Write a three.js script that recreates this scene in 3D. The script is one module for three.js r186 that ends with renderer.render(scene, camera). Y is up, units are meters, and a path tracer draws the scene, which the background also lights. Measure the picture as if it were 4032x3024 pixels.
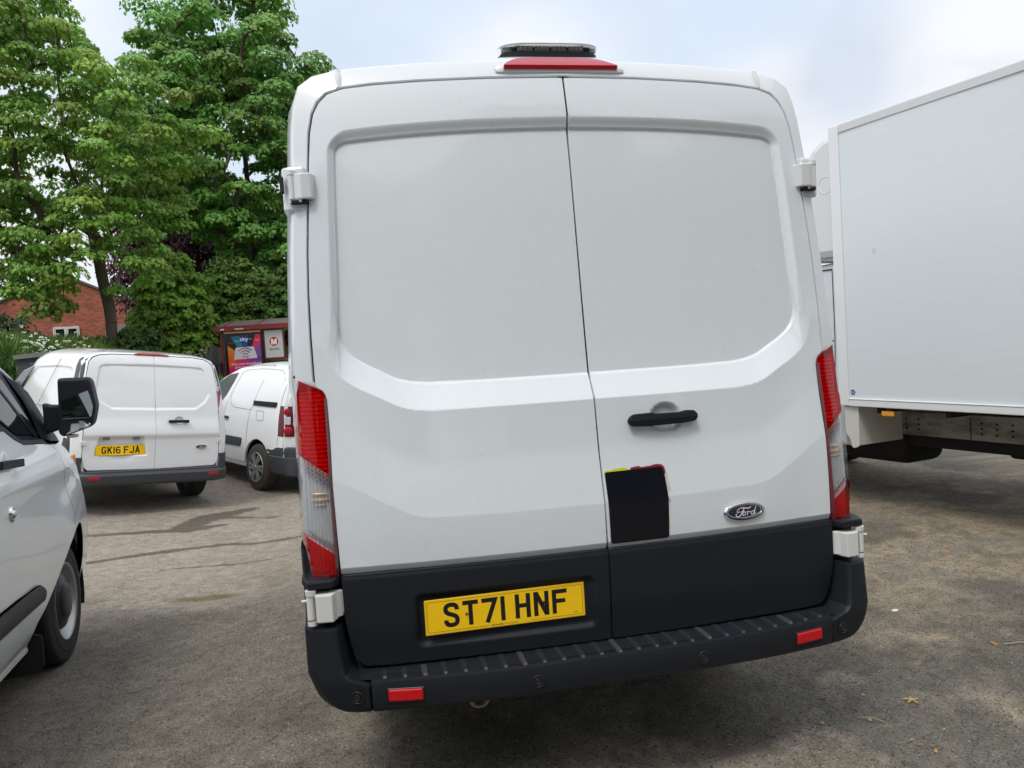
import * as THREE from 'three';
import { mergeGeometries, mergeVertices, toCreasedNormals } from 'three/addons/utils/BufferGeometryUtils.js';
import { RoundedBoxGeometry } from 'three/addons/geometries/RoundedBoxGeometry.js';

// ------------------------------------------------------------------ camera, sky, sun, exposure
const scene = new THREE.Scene();
const camera = new THREE.PerspectiveCamera(51.513, 4 / 3, 0.05, 2000);
camera.position.set(-0.75957, 1.53784, 2.47462);
camera.rotation.set(-0.0498492, -0.1939466, -0.0625203, 'YXZ');
const renderer = new THREE.WebGLRenderer({ antialias: true });
renderer.toneMapping = THREE.LinearToneMapping;
renderer.toneMappingExposure = 1.31;
renderer.shadowMap.enabled = true;

const V3 = (x, y, z) => new THREE.Vector3(x, y, z);
const lerp = (a, b, t) => a + (b - a) * t, clamp = (x, a, b) => Math.min(b, Math.max(a, x));
const sstep = (a, b, x) => { const t = clamp((x - a) / (b - a), 0, 1); return t * t * (3 - 2 * t); };
const rng = (s) => () => { s = (s + 0x6d2b79f5) | 0; let t = Math.imul(s ^ (s >>> 15), 1 | s); t = (t + Math.imul(t ^ (t >>> 7), 61 | t)) ^ t; return ((t ^ (t >>> 14)) >>> 0) / 4294967296; };
const hash = (x, y, z) => { let h = (Math.imul(x, 374761393) + Math.imul(y, 668265263) + Math.imul(z, 2147483647 - 58)) | 0; h = Math.imul(h ^ (h >>> 13), 1274126177); return ((h ^ (h >>> 16)) >>> 0) / 4294967296; };
function noise(x, y, z = 0) {
  const xi = Math.floor(x), yi = Math.floor(y), zi = Math.floor(z), f = (t) => t * t * (3 - 2 * t), u = f(x - xi), v = f(y - yi), w = f(z - zi);
  const L = (k) => lerp(lerp(hash(xi, yi, k), hash(xi + 1, yi, k), u), lerp(hash(xi, yi + 1, k), hash(xi + 1, yi + 1, k), u), v);
  return lerp(L(zi), L(zi + 1), w);
}
const fbm = (x, y, z = 0, o = 4) => { let s = 0, a = 0.5, n = 0; for (let i = 0; i < o; i++) { s += a * noise(x, y, z + i * 7.3); n += a; x *= 2.03; y *= 2.03; z *= 2.03; a *= 0.5; } return s / n; };
const pl = (tab, x) => { // piecewise linear table [[x, y], ...]
  if (x <= tab[0][0]) return tab[0][1];
  for (let i = 1; i < tab.length; i++) if (x <= tab[i][0]) return lerp(tab[i - 1][1], tab[i][1], (x - tab[i - 1][0]) / (tab[i][0] - tab[i - 1][0]));
  return tab[tab.length - 1][1];
};

const ps = (tab, x) => { // the same table, smoothed (monotone cubic)
  const n = tab.length; if (x <= tab[0][0]) return tab[0][1]; if (x >= tab[n - 1][0]) return tab[n - 1][1];
  let i = 1; while (x > tab[i][0]) i++;
  const sl = (k) => (k < 1 || k >= n ? null : (tab[k][1] - tab[k - 1][1]) / (tab[k][0] - tab[k - 1][0]));
  const tg = (k) => { const a = sl(k), b = sl(k + 1); if (a === null) return b; if (b === null) return a; return a * b <= 0 ? 0 : 2 * a * b / (a + b); };
  const h = tab[i][0] - tab[i - 1][0], t = (x - tab[i - 1][0]) / h, y0 = tab[i - 1][1], y1 = tab[i][1], m0 = tg(i - 1) * h, m1 = tg(i) * h;
  return y0 * (1 + 2 * t) * (1 - t) ** 2 + m0 * t * (1 - t) ** 2 + y1 * t * t * (3 - 2 * t) - m1 * t * t * (1 - t);
};
const SUN = V3(-0.32, 0.88, 0.34).normalize();
{
  const W = 1024, H = 512, d = new Float32Array(W * H * 4);
  for (let j = 0; j < H; j++) for (let i = 0; i < W; i++) {
    const el = ((j + 0.5) / H - 0.5) * Math.PI, az = ((i + 0.5) / W) * 2 * Math.PI - Math.PI;
    const x = Math.cos(el) * Math.cos(az), y = Math.sin(el), z = Math.cos(el) * Math.sin(az);
    const yy = Math.max(y, 0) + 0.12, cx = x / yy, cz = z / yy;
    const c = fbm(cx * 0.8 + 3.1, cz * 0.8 + 7.7, 0.3, 5), c2 = fbm(cx * 2.1 + 11, cz * 1.5 + 2, 4.1, 5);
    const white = sstep(0.30, 0.55, c * 0.65 + c2 * 0.35), grey = sstep(0.5, 0.72, fbm(cx * 1.3 + 31, cz * 1.7 + 19, 9, 5));
    const s = x * SUN.x + y * SUN.y + z * SUN.z, glow = Math.exp((s - 1) * 7) * 0.5 + Math.exp((s - 1) * 60) * 2.5;
    const low = Math.exp(-Math.max(y, 0) * 7);
    const sky = [0.55, 0.635, 0.765], cl = [0.755, 0.775, 0.815], dk = [0.51, 0.56, 0.63];
    const rag = 0.55 + 0.9 * fbm(x * 9, y * 12, z * 9, 5); // two thicker grey puffs among the thin cloud
    const puff = [[0.541, 0.273, -0.796, 420, 0.9], [0.017, 0.367, -0.93, 700, 0.8], [0.354, 0.36, -0.863, 300, 0.35]].reduce((q, [a, b, c3, w, m]) => q + m * Math.exp((x * a + y * b * 1 + z * c3 - 1) * w) * sstep(0.75, 1.15, rag), 0);
    const o = (j * W + i) * 4;
    for (let k = 0; k < 3; k++) {
      let v = lerp(sky[k], cl[k], white);
      v = lerp(v, dk[k], grey * 0.7 * (0.35 + 0.65 * white)) * lerp(0.96, 1.16, sstep(0.15, 0.9, y));
      v = lerp(v, [0.76, 0.75, 0.745][k], low * 0.5);
      v = lerp(v, [0.50, 0.565, 0.66][k], Math.min(0.75, puff));
      d[o + k] = v + glow * [1.0, 0.95, 0.86][k];
    }
    d[o + 3] = 1;
  }
  const t = new THREE.DataTexture(d, W, H, THREE.RGBAFormat, THREE.FloatType);
  t.mapping = THREE.EquirectangularReflectionMapping; t.magFilter = THREE.LinearFilter; t.needsUpdate = true;
  scene.background = t; scene.environment = t;
}
const sun = new THREE.DirectionalLight(0xfffaf3, 0.95);
sun.position.copy(SUN).multiplyScalar(60); sun.target.position.set(0, 0, -6);
sun.castShadow = true; sun.shadow.radius = 26; sun.shadow.mapSize.set(2048, 2048);
Object.assign(sun.shadow.camera, { left: -30, right: 30, top: 30, bottom: -30, near: 1, far: 140 });
scene.add(sun, sun.target);

// ------------------------------------------------------------------ helpers
const names = {};
const numbered = (n) => { names[n] = (names[n] ?? -1) + 1; return names[n] ? n + '_' + String(names[n]).padStart(3, '0') : n; };
function tag(o, label, category, group) { o.userData.label = label; o.userData.category = category; if (group) o.userData.group = group; return o; }
function thing(name, label, category, pos = [0, 0, 0], yaw = 0, group) {
  const o = new THREE.Group(); o.name = numbered(name); o.position.set(...pos); o.rotation.y = yaw; scene.add(o);
  return tag(o, label, category, group);
}
function part(parent, name, geo, m, label) {
  const o = new THREE.Mesh(Array.isArray(geo) ? join(geo) : geo, m); o.name = name; o.castShadow = o.receiveShadow = true;
  if (label) o.userData.label = label;
  (parent ?? scene).add(o); return o;
}
function single(name, geo, m, label, category, group) { const o = part(scene, numbered(name), geo, m); return tag(o, label, category, group); }
function struct(name, geo, m, kind = 'structure') { const o = part(scene, name, geo, m); o.userData.kind = kind; return o; }
function join(list) {
  const l = list.map((g) => {
    let q = g.index ? g.toNonIndexed() : g.clone();
    if (!q.attributes.uv) q.setAttribute('uv', new THREE.BufferAttribute(new Float32Array(q.attributes.position.count * 2), 2));
    for (const k of Object.keys(q.attributes)) if (!['position', 'normal', 'uv'].includes(k)) q.deleteAttribute(k);
    return q;
  });
  return mergeGeometries(l);
}
const mv = (g, x, y, z) => g.translate(x, y, z);
const box = (w, h, d, x = 0, y = 0, z = 0, r = 0.004) => new RoundedBoxGeometry(w, h, d, 2, Math.min(r, w * 0.49, h * 0.49, d * 0.49)).translate(x, y, z);
const cyl = (r1, r2, h, x, y, z, axis = 'y', seg = 24) => { const g = new THREE.CylinderGeometry(r1, r2, h, seg); if (axis === 'x') g.rotateZ(Math.PI / 2); if (axis === 'z') g.rotateX(Math.PI / 2); return g.translate(x, y, z); };
const tube = (pts, r, seg = 6, n) => new THREE.TubeGeometry(new THREE.CatmullRomCurve3(pts.map((p) => V3(...p)), false, 'catmullrom', 0.3), n ?? pts.length * 4, r, seg);
function bar(a, b, w, h = w) { // box from a to b
  const A = V3(...a), B = V3(...b), L = A.distanceTo(B), g = new THREE.BoxGeometry(w, h, L);
  g.applyQuaternion(new THREE.Quaternion().setFromUnitVectors(V3(0, 0, 1), B.clone().sub(A).normalize()));
  return g.translate(...A.add(B).multiplyScalar(0.5).toArray());
}
function ext(pts, depth, bevel = 0.003, z = 0) { // polygon in xy, extruded towards +z from z
  const g = new THREE.ExtrudeGeometry(new THREE.Shape(pts.map((p) => new THREE.Vector2(...p))), { depth: Math.max(depth - 2 * bevel, 1e-4), bevelEnabled: bevel > 0, bevelThickness: bevel, bevelSize: bevel, bevelOffset: -bevel, bevelSegments: 2 });
  return g.translate(0, 0, z + bevel);
}
function roundPoly(pts, r, n = 6) { // r: number or per-corner list
  const out = [];
  pts.forEach((p, i) => {
    const a = pts[(i + pts.length - 1) % pts.length], b = pts[(i + 1) % pts.length], R = Array.isArray(r) ? r[i] : r;
    const da = Math.hypot(a[0] - p[0], a[1] - p[1]), db = Math.hypot(b[0] - p[0], b[1] - p[1]), t = Math.min(R, da * 0.48, db * 0.48);
    if (t < 1e-4) return out.push(p);
    const A = [p[0] + (a[0] - p[0]) * t / da, p[1] + (a[1] - p[1]) * t / da], B = [p[0] + (b[0] - p[0]) * t / db, p[1] + (b[1] - p[1]) * t / db];
    for (let k = 0; k <= n; k++) { const s = k / n; out.push([0, 1].map((c) => (1 - s) ** 2 * A[c] + 2 * s * (1 - s) * p[c] + s * s * B[c])); }
  });
  return out;
}
const flip = (pts) => pts.map(([x, y]) => [-x, y]).reverse();
function clipAt(poly, ax, val, above) {
  const out = [], n = poly.length, ins = (p) => (above ? p[ax] >= val : p[ax] <= val);
  for (let i = 0; i < n; i++) {
    const a = poly[i], b = poly[(i + 1) % n], ia = ins(a), ib = ins(b);
    if (ia) out.push(a);
    if (ia !== ib) { const t = (val - a[ax]) / (b[ax] - a[ax]); const p = [a[0] + t * (b[0] - a[0]), a[1] + t * (b[1] - a[1])]; p[ax] = val; out.push(p); }
  }
  return out;
}
const area = (p) => { let s = 0; for (let i = 0; i < p.length; i++) { const a = p[i], b = p[(i + 1) % p.length]; s += a[0] * b[1] - b[0] * a[1]; } return s / 2; };
// sheet of metal: polygon in (u, v), laid on the surface pos(u, v) -> [x, y, z], with rounded turned-in edges
function panel(poly, pos, { cell = 0.05, cellV, rim = 0.02, out = 0.0015, face = [0, 0, 1], us: cu, vs: cv } = {}) {
  if (area(poly) < 0) poly = poly.slice().reverse();
  cellV ??= cell;
  const F = V3(...face), e = Math.min(cell, 0.004) * 0.35;
  const P = (u, v) => V3(...pos(u, v));
  const frame = (u, v) => { const du = P(u + e, v).sub(P(u - e, v)).normalize(), dv = P(u, v + e).sub(P(u, v - e)).normalize(), n = du.clone().cross(dv).normalize(); const s = n.dot(F) < 0 ? -1 : 1; return { du, dv, n: n.multiplyScalar(s), s }; };
  const pts = [], nor = [], uv = [], cache = new Map();
  const vert = (p) => { const k = Math.round(p[0] * 2e5) * 4000003 + Math.round(p[1] * 2e5); let q = cache.get(k); if (!q) { const f = frame(p[0], p[1]); q = { p: P(p[0], p[1]), n: f.n, s: f.s, uv: p }; cache.set(k, q); } return q; };
  const tri = (a, b, c) => { // a, b, c counter-clockwise in uv
    const A = vert(a), B = vert(b), C = vert(c), l = A.s > 0 ? [A, B, C] : [A, C, B];
    for (const q of l) { pts.push(q.p.x, q.p.y, q.p.z); nor.push(q.n.x, q.n.y, q.n.z); uv.push(q.uv[0], q.uv[1]); }
  };
  const us = poly.map((p) => p[0]), vs = poly.map((p) => p[1]), u0 = Math.min(...us), u1 = Math.max(...us), v0 = Math.min(...vs), v1 = Math.max(...vs);
  const cuts = (l, a, b, c) => (l ? [a, ...l.filter((q) => q > a + 1e-4 && q < b - 1e-4), b] : range(a, b, (b - a) / Math.max(1, Math.ceil((b - a) / c))));
  const UL = cuts(cu, u0, u1, cell), VL = cuts(cv, v0, v1, cellV), nu = UL.length - 1, nv = VL.length - 1, U = (i) => UL[i], Vv = (i) => VL[i];
  for (let i = 0; i < nu; i++) {
    const strip = clipAt(clipAt(poly, 0, U(i), true), 0, U(i + 1), false);
    if (strip.length < 3) continue;
    for (let j = 0; j < nv; j++) {
      let c = clipAt(clipAt(strip, 1, Vv(j), true), 1, Vv(j + 1), false);
      c = c.filter((p, k) => { const q = c[(k + 1) % c.length]; return Math.abs(p[0] - q[0]) + Math.abs(p[1] - q[1]) > 1e-7; });
      if (c.length < 3 || Math.abs(area(c)) < 1e-9) continue;
      if (c.length === 3) tri(...c);
      else if (c.length === 4) { tri(c[0], c[1], c[2]); tri(c[0], c[2], c[3]); }
      else for (const f of THREE.ShapeUtils.triangulateShape(c.map((p) => new THREE.Vector2(...p)), [])) tri(c[f[0]], c[f[1]], c[f[2]]);
    }
  }
  if (rim > 0) {
    const E = [];
    for (let i = 0; i < poly.length; i++) {
      const a = poly[i], b = poly[(i + 1) % poly.length], L = Math.hypot(b[0] - a[0], b[1] - a[1]), k = Math.max(1, Math.ceil(L / Math.max(cell, 0.02)));
      for (let s = 0; s < k; s++) E.push([lerp(a[0], b[0], s / k), lerp(a[1], b[1], s / k)]);
    }
    const n = E.length, R = E.map((p, i) => {
      const a = E[(i + n - 1) % n], b = E[(i + 1) % n], tx = b[0] - a[0], ty = b[1] - a[1], L = Math.hypot(tx, ty) || 1, f = frame(p[0], p[1]);
      const o = f.du.clone().multiplyScalar(ty / L).addScaledVector(f.dv, -tx / L).normalize(), q = P(p[0], p[1]);
      return { r: [q, q.clone().addScaledVector(o, out).addScaledVector(f.n, -out), q.clone().addScaledVector(o, out * 1.2).addScaledVector(f.n, -rim)], m: [f.n, f.n.clone().add(o).normalize(), o], p };
    });
    for (let i = 0; i < n; i++) { const A = R[i], B = R[(i + 1) % n]; for (let k = 0; k < 2; k++) {
      const q = [[A, k], [A, k + 1], [B, k + 1], [A, k], [B, k + 1], [B, k]];
      for (const [X, t] of q) { pts.push(X.r[t].x, X.r[t].y, X.r[t].z); nor.push(X.m[t].x, X.m[t].y, X.m[t].z); uv.push(...X.p); }
    } }
  }
  const g = new THREE.BufferGeometry();
  g.setAttribute('position', new THREE.BufferAttribute(new Float32Array(pts), 3)); g.setAttribute('normal', new THREE.BufferAttribute(new Float32Array(nor), 3)); g.setAttribute('uv', new THREE.BufferAttribute(new Float32Array(uv), 2));
  return g;
}
function loft(rings, { closed = false, crease = 0.7, capA = false, capB = false } = {}) { // rings: lists of [x, y, z], all of one length
  const n = rings[0].length, p = [], idx = [], uv = [];
  rings.forEach((r, j) => r.forEach((q, i) => { p.push(...q); uv.push(i / n, j / rings.length); }));
  const m = closed ? n : n - 1;
  for (let j = 0; j < rings.length - 1; j++) for (let i = 0; i < m; i++) { const a = j * n + i, b = j * n + (i + 1) % n; idx.push(a, b, a + n, b, b + n, a + n); }
  const cap = (j) => { const c = [0, 1, 2].map((k) => rings[j].reduce((s, q) => s + q[k], 0) / n), at = p.length / 3; p.push(...c); uv.push(0, 0); for (let i = 0; i < n; i++) idx.push(at, j * n + i, j * n + (i + 1) % n); };
  if (capA) cap(0);
  if (capB) cap(rings.length - 1);
  const g = new THREE.BufferGeometry(); g.setAttribute('position', new THREE.BufferAttribute(new Float32Array(p), 3)); g.setAttribute('uv', new THREE.BufferAttribute(new Float32Array(uv), 2)); g.setIndex(idx);
  return toCreasedNormals(g, crease);
}
function heightGrid(xs, zs, y, color) {
  const p = [], uv = [], idx = [], c = [];
  for (const z of zs) for (const x of xs) { p.push(x, y(x, z), z); uv.push(x, z); if (color) c.push(...color(x, z)); }
  const n = xs.length;
  for (let j = 0; j < zs.length - 1; j++) for (let i = 0; i < n - 1; i++) { const a = j * n + i; idx.push(a, a + n, a + 1, a + 1, a + n, a + n + 1); }
  const g = new THREE.BufferGeometry(); g.setAttribute('position', new THREE.BufferAttribute(new Float32Array(p), 3)); g.setAttribute('uv', new THREE.BufferAttribute(new Float32Array(uv), 2));
  if (color) g.setAttribute('color', new THREE.BufferAttribute(new Float32Array(c), 3));
  g.setIndex(idx); g.computeVertexNormals(); return g;
}
const range = (a, b, step) => { const n = Math.max(1, Math.round((b - a) / step)), o = []; for (let i = 0; i <= n; i++) o.push(a + (b - a) * i / n); return o; };
function canvasTex(w, h, draw, { srgb = true, repeat } = {}) {
  const c = document.createElement('canvas'); c.width = w; c.height = h; draw(c.getContext('2d'), w, h);
  const t = new THREE.CanvasTexture(c); if (srgb) t.colorSpace = THREE.SRGBColorSpace; t.magFilter = THREE.LinearFilter;
  if (repeat) { t.wrapS = t.wrapT = THREE.RepeatWrapping; t.repeat.set(...repeat); }
  return t;
}
const rgb = (r, g, b) => new THREE.Color().setRGB(r, g, b);
const std = (c, rough, o = {}) => new THREE.MeshStandardMaterial({ color: rgb(...c), roughness: rough, side: THREE.DoubleSide, ...o });
const phys = (c, rough, o = {}) => new THREE.MeshPhysicalMaterial({ color: rgb(...c), roughness: rough, side: THREE.DoubleSide, ...o });

// ------------------------------------------------------------------ materials
// paint of the big van: pale scuffs, road film in spots and stone chips on its two doors (uv in metres)
const paintMarks = canvasTex(1024, 1024, (g, w, h) => {
  const r = rng(5); g.fillStyle = 'rgb(229,230,229)'; g.fillRect(0, 0, w, h);
  for (let i = 0; i < 5200; i++) { const s = 1 + r() * 6; g.fillStyle = r() < 0.5 ? `rgba(205,203,192,${0.02 + r() * 0.025})` : `rgba(240,241,241,${0.02 + r() * 0.03})`; g.beginPath(); g.ellipse(r() * w, r() * h, s * (1 + r()), s, r() * 3, 0, 7); g.fill(); }
  for (let i = 0; i < 90; i++) { g.fillStyle = `rgba(70,66,60,${0.25 + r() * 0.5})`; g.beginPath(); g.arc(r() * w, r() * h, 0.25 + r() * 0.4, 0, 7); g.fill(); } // chips
  for (let i = 0; i < 40; i++) { g.strokeStyle = `rgba(150,148,142,${0.15 + r() * 0.2})`; g.lineWidth = 0.6; const x = r() * w, y = r() * h; g.beginPath(); g.moveTo(x, y); g.lineTo(x + (r() - 0.5) * 30, y + r() * 16); g.stroke(); }
}, { repeat: [0.5, 0.5] });
paintMarks.offset.set(0.5, 0.2 - 0.5);
const M = {
  white: phys([0.665, 0.70, 0.735], 0.42, { clearcoat: 1, clearcoatRoughness: 0.06 }),
  whiteDoor: phys([0.88, 0.93, 0.985], 0.42, { clearcoat: 1, clearcoatRoughness: 0.07, map: paintMarks }),
  whiteFar: phys([0.82, 0.835, 0.85], 0.4, { clearcoat: 1, clearcoatRoughness: 0.08 }),
  whiteOld: phys([0.69, 0.71, 0.72], 0.5, { clearcoat: 0.7, clearcoatRoughness: 0.15 }),
  silverWhite: phys([0.79, 0.83, 0.855], 0.32, { clearcoat: 1, clearcoatRoughness: 0.05 }),
  cream: std([0.66, 0.67, 0.655], 0.45),
  plastic: phys([0.011, 0.013, 0.018], 0.5, { specularIntensity: 0.55 }),
  plasticGrey: phys([0.048, 0.051, 0.058], 0.55, { specularIntensity: 0.7 }),
  gap: std([0.012, 0.012, 0.013], 0.85),
  gapSoft: std([0.17, 0.175, 0.18], 0.7),
  rubber: std([0.02, 0.02, 0.021], 0.85),
  tyreDust: std([0.055, 0.043, 0.034], 0.9),
  chrome: std([0.75, 0.76, 0.78], 0.12, { metalness: 1 }),
  steel: std([0.62, 0.62, 0.62], 0.34, { metalness: 0.6 }),
  mirror: std([0.62, 0.66, 0.66], 0.02, { metalness: 1 }),
  glass: phys([0.012, 0.016, 0.016], 0.03, { specularIntensity: 1 }),
  redLens: phys([0.78, 0.006, 0.012], 0.06, { transmission: 1, thickness: 0, ior: 1.45 }),
  clearLens: phys([0.93, 0.94, 0.95], 0.05, { transmission: 1, thickness: 0, ior: 1.45 }),
  redSolid: phys([0.42, 0.006, 0.016], 0.22, { specularIntensity: 0.8 }),
  darkRed: phys([0.11, 0.004, 0.012], 0.2, { clearcoat: 1, clearcoatRoughness: 0.08 }),
  reflector: std([0.80, 0.80, 0.81], 0.26, { metalness: 0.7 }),
  amber: phys([0.85, 0.30, 0.02], 0.25),
  orange: phys([0.80, 0.27, 0.02], 0.3),
  black: std([0.008, 0.009, 0.012], 0.3),
  rust: std([0.22, 0.12, 0.05], 0.8),
};
// ------------------------------------------------------------------ the ground
function terrain(x, z) {
  let P = -0.129 - 0.12 * (clamp(x, -7, -1.9) + 3.15);
  if (x > -1.9) P = -0.279 * (1 - sstep(-1.9, 1.0, x));
  const lot = P * sstep(0.5, 6.5, -z);
  const bank = pl([[-60, 3.0], [-14, 2.4], [-8.5, 2.0], [-7.9, 1.72], [-7.4, 1.5], [-6.6, 1.25], [-5.4, 0.75], [-3, 0.5], [8, 0.1], [30, -0.3]], x) + (fbm(x * 0.5, z * 0.5, 2, 3) - 0.5) * 0.25;
  return lerp(lot, bank, sstep(13.2, 16.5, -z)) - 1.2 * sstep(27, 40, -z) * sstep(-4, -10, x);
}
const aggregate = canvasTex(2048, 2048, (g, w, h) => { // chippings in bitumen, 2.6 m a side
  const r = rng(11), im = g.createImageData(w, h), d = im.data;
  for (let y = 0; y < h; y++) for (let x = 0; x < w; x++) { const n = 168 + (hash(x, y, 1) - 0.5) * 70 + (hash(x >> 1, y >> 1, 2) - 0.5) * 34, o = (y * w + x) * 4; d[o] = n; d[o + 1] = n * 0.99; d[o + 2] = n * 0.97; d[o + 3] = 255; }
  g.putImageData(im, 0, 0);
  const wrap = (x, y, s, f) => { for (const ox of [-w, 0, w]) for (const oy of [-h, 0, h]) if (x + ox > -s && x + ox < w + s && y + oy > -s && y + oy < h + s) f(x + ox, y + oy); };
  for (let i = 0; i < 5200; i++) { // pits and dust between the stones, a centimetre or two
    const x = r() * w, y = r() * h, s = 4 + r() * 9, dark = r() < 0.62, n = 5 + (r() * 6 | 0);
    for (let k = 0; k < n; k++) { const a = r() * 6.3, q = s * r() * 1.3, R = s * (0.25 + 0.4 * r()), A = a + r(); g.fillStyle = dark ? `rgba(84,79,70,${0.10 + r() * 0.15})` : `rgba(214,203,182,${0.08 + r() * 0.11})`; wrap(x + Math.cos(a) * q, y + Math.sin(a) * q, 30, (X, Y) => { g.beginPath(); g.ellipse(X, Y, R, R * 0.6, A, 0, 7); g.fill(); }); }
  }
  for (let i = 0; i < 52000; i++) {
    const x = r() * w, y = r() * h, s = 1.6 + r() * r() * 3.4, v = r(), a = r() * 3.14;
    const c = v < 0.36 ? [70 + r() * 30, 68 + r() * 28, 62 + r() * 26] : v < 0.8 ? [165 + r() * 50, 158 + r() * 48, 142 + r() * 46] : [205 + r() * 50, 200 + r() * 48, 186 + r() * 50];
    g.fillStyle = `rgba(${c[0] | 0},${c[1] | 0},${c[2] | 0},0.85)`;
    wrap(x, y, 8, (X, Y) => { g.beginPath(); g.ellipse(X, Y, s, s * (0.55 + 0.35 * hash(i, 3, 3)), a, 0, 7); g.fill(); });
  }
}, { repeat: [1 / 2.6, 1 / 2.6] });
const aggregateBump = canvasTex(1024, 1024, (g, w, h) => {
  const r = rng(12); g.fillStyle = '#777'; g.fillRect(0, 0, w, h);
  for (let i = 0; i < 26000; i++) { const x = r() * w, y = r() * h, s = 1.5 + r() * 3, v = 90 + r() * 165 | 0; g.fillStyle = `rgb(${v},${v},${v})`; for (const ox of [-w, 0, w]) { g.beginPath(); g.ellipse(x + ox, y, s, s * 0.7, r() * 3, 0, 7); g.fill(); } }
}, { srgb: false, repeat: [1 / 1.7, 1 / 1.7] });
const seg2 = (px, pz, a, b) => { const dx = b[0] - a[0], dz = b[1] - a[1], t = clamp(((px - a[0]) * dx + (pz - a[1]) * dz) / (dx * dx + dz * dz), 0, 1); return [Math.hypot(px - a[0] - t * dx, pz - a[1] - t * dz), t]; };
const trickles = [ // dried runs of liquid: polyline with half width along it
  [[-4.2, -5.75, 0.05], [-3.605, -5.95, 0.05], [-3.03, -6.168, 0.06], [-2.68, -6.30, 0.10], [-2.62, -6.6, 0.12], [-2.50, -6.95, 0.15], [-2.3, -7.25, 0.12], [-2.05, -7.6, 0.03]],
  [[-2.66, -6.28, 0.1], [-2.5, -6.4, 0.09], [-2.26, -6.63, 0.03]], [[-2.46, -7.03, 0.12], [-2.15, -7.02, 0.06], [-1.95, -7.03, 0.03]], [[-1.85, -7.0, 0.04], [-1.7, -7.0, 0.03]],
  [[-4.2, -4.1, 0.045], [-3.236, -4.795, 0.05], [-2.78, -5.158, 0.055], [-2.442, -5.429, 0.06], [-2.063, -5.668, 0.05], [-1.423, -5.66, 0.05], [-0.9, -5.6, 0.04]],
  [[-2.45, -4.55, 0.02], [-2.0, -4.7, 0.025], [-1.6, -4.75, 0.015]],
];
function lotColor(x, z) {
  const n = fbm(x * 0.55 + 5, z * 0.55, 1, 4), n2 = fbm(x * 2.3, z * 2.3 + 9, 5, 4), n3 = fbm(x * 9, z * 9, 3, 3), n4 = fbm(x * 24, z * 24, 6, 2);
  let c = [0.236, 0.209, 0.178];
  const mix = (t, q) => { t = clamp(t, 0, 1); c = c.map((v, i) => lerp(v, q[i], t)); };
  mix(sstep(0.42, 0.62, n) * 0.35, [0.175, 0.164, 0.150]);
  mix(sstep(0.5, 0.66, n2 * 0.7 + n3 * 0.3) * 0.22, [0.15, 0.138, 0.122]);
  const right = sstep(0.9, 2.2, x); mix(right * 0.6, [0.152, 0.134, 0.106]); // sediment with bare patches beside the truck
  mix(right * sstep(0.44, 0.54, n2 * 0.45 + n3 * 0.4 + n4 * 0.15) * 0.75, [0.24, 0.20, 0.142]);
  mix(right * sstep(0.52, 0.62, fbm(x * 1.5 + 3, z * 1.5, 8, 4)) * 0.8, [0.095, 0.086, 0.074]);
  mix(sstep(0.58, 0.68, fbm(x * 6 + 1, z * 4, 12, 4)) * 0.5 * sstep(-4.5, -2.5, z), [0.085, 0.08, 0.055]); // moss and dirt in the hollows
  const dm = fbm(x * 1.1 + 8, z * 1.4 + 4, 15, 4); // oily, trodden part between the vans
  mix(sstep(0.4, -1.2, x) * sstep(-4.6, -2.4, z + (dm - 0.5) * 2.2) * 0.66, [0.112, 0.101, 0.085]); mix(sstep(-0.9, -2.2, x) * sstep(-4.2, -2.2, z) * sstep(0.44, 0.6, dm) * 0.5, [0.085, 0.08, 0.07]);
  mix(sstep(-2.0, -0.4, z) * sstep(0.45, 0.56, fbm(x * 1.7, z * 1.7, 21, 5)) * 0.75, [0.07, 0.067, 0.06]);
  c = c.map((v) => v * (0.66 + 0.68 * n4));
  const wob = (n3 - 0.5) * 0.07 + (n4 - 0.5) * 0.03;
  let best = 0;
  if (z < -3.5 && z > -8 && x < -0.4) for (const t of trickles) for (let i = 0; i < t.length - 1; i++) { const [dd, k] = seg2(x, z, t[i], t[i + 1]), w = lerp(t[i][2], t[i + 1][2], k); best = Math.max(best, sstep(w + 0.025, w - 0.02, dd + wob)); }
  mix(best * 0.92, [0.072, 0.060, 0.048]);
  const pm = Math.hypot((x + 1.93) / 0.34, (z + 3.47) / 0.13) + (n2 - 0.5) * 1.6; // patch of moss and leaf mould
  mix(sstep(1.1, 0.5, pm) * (0.4 + n3), [0.10, 0.085, 0.04]);
  mix(sstep(0.25, 0.05, Math.hypot(x - 3.9, (z + 6.2) * 0.7) - 0.5 + (n2 - 0.5)) * 0.8, [0.10, 0.125, 0.03]); // green moss under the truck
  return c;
}
const asphalt = new THREE.MeshStandardMaterial({ color: 0xffffff, roughness: 0.93, map: aggregate, vertexColors: true, bumpMap: aggregateBump, bumpScale: 0.006 });
{
  const xs = [...range(-13, -5.6, 0.4), ...range(-5.5, -0.6, 0.035), ...range(-0.55, 5.2, 0.035), ...range(5.3, 18, 0.5)], zs = [...range(-13.4, -9.2, 0.15), ...range(-9, 1.2, 0.035), ...range(1.3, 4, 0.2), ...range(4.5, 16, 0.5)];
  struct('car_park', heightGrid(xs, zs, terrain, (x, z) => lotColor(x, z).map((v) => v * 2.95)), asphalt);
}
const grassGround = std([0.055, 0.075, 0.025], 0.95);
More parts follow.
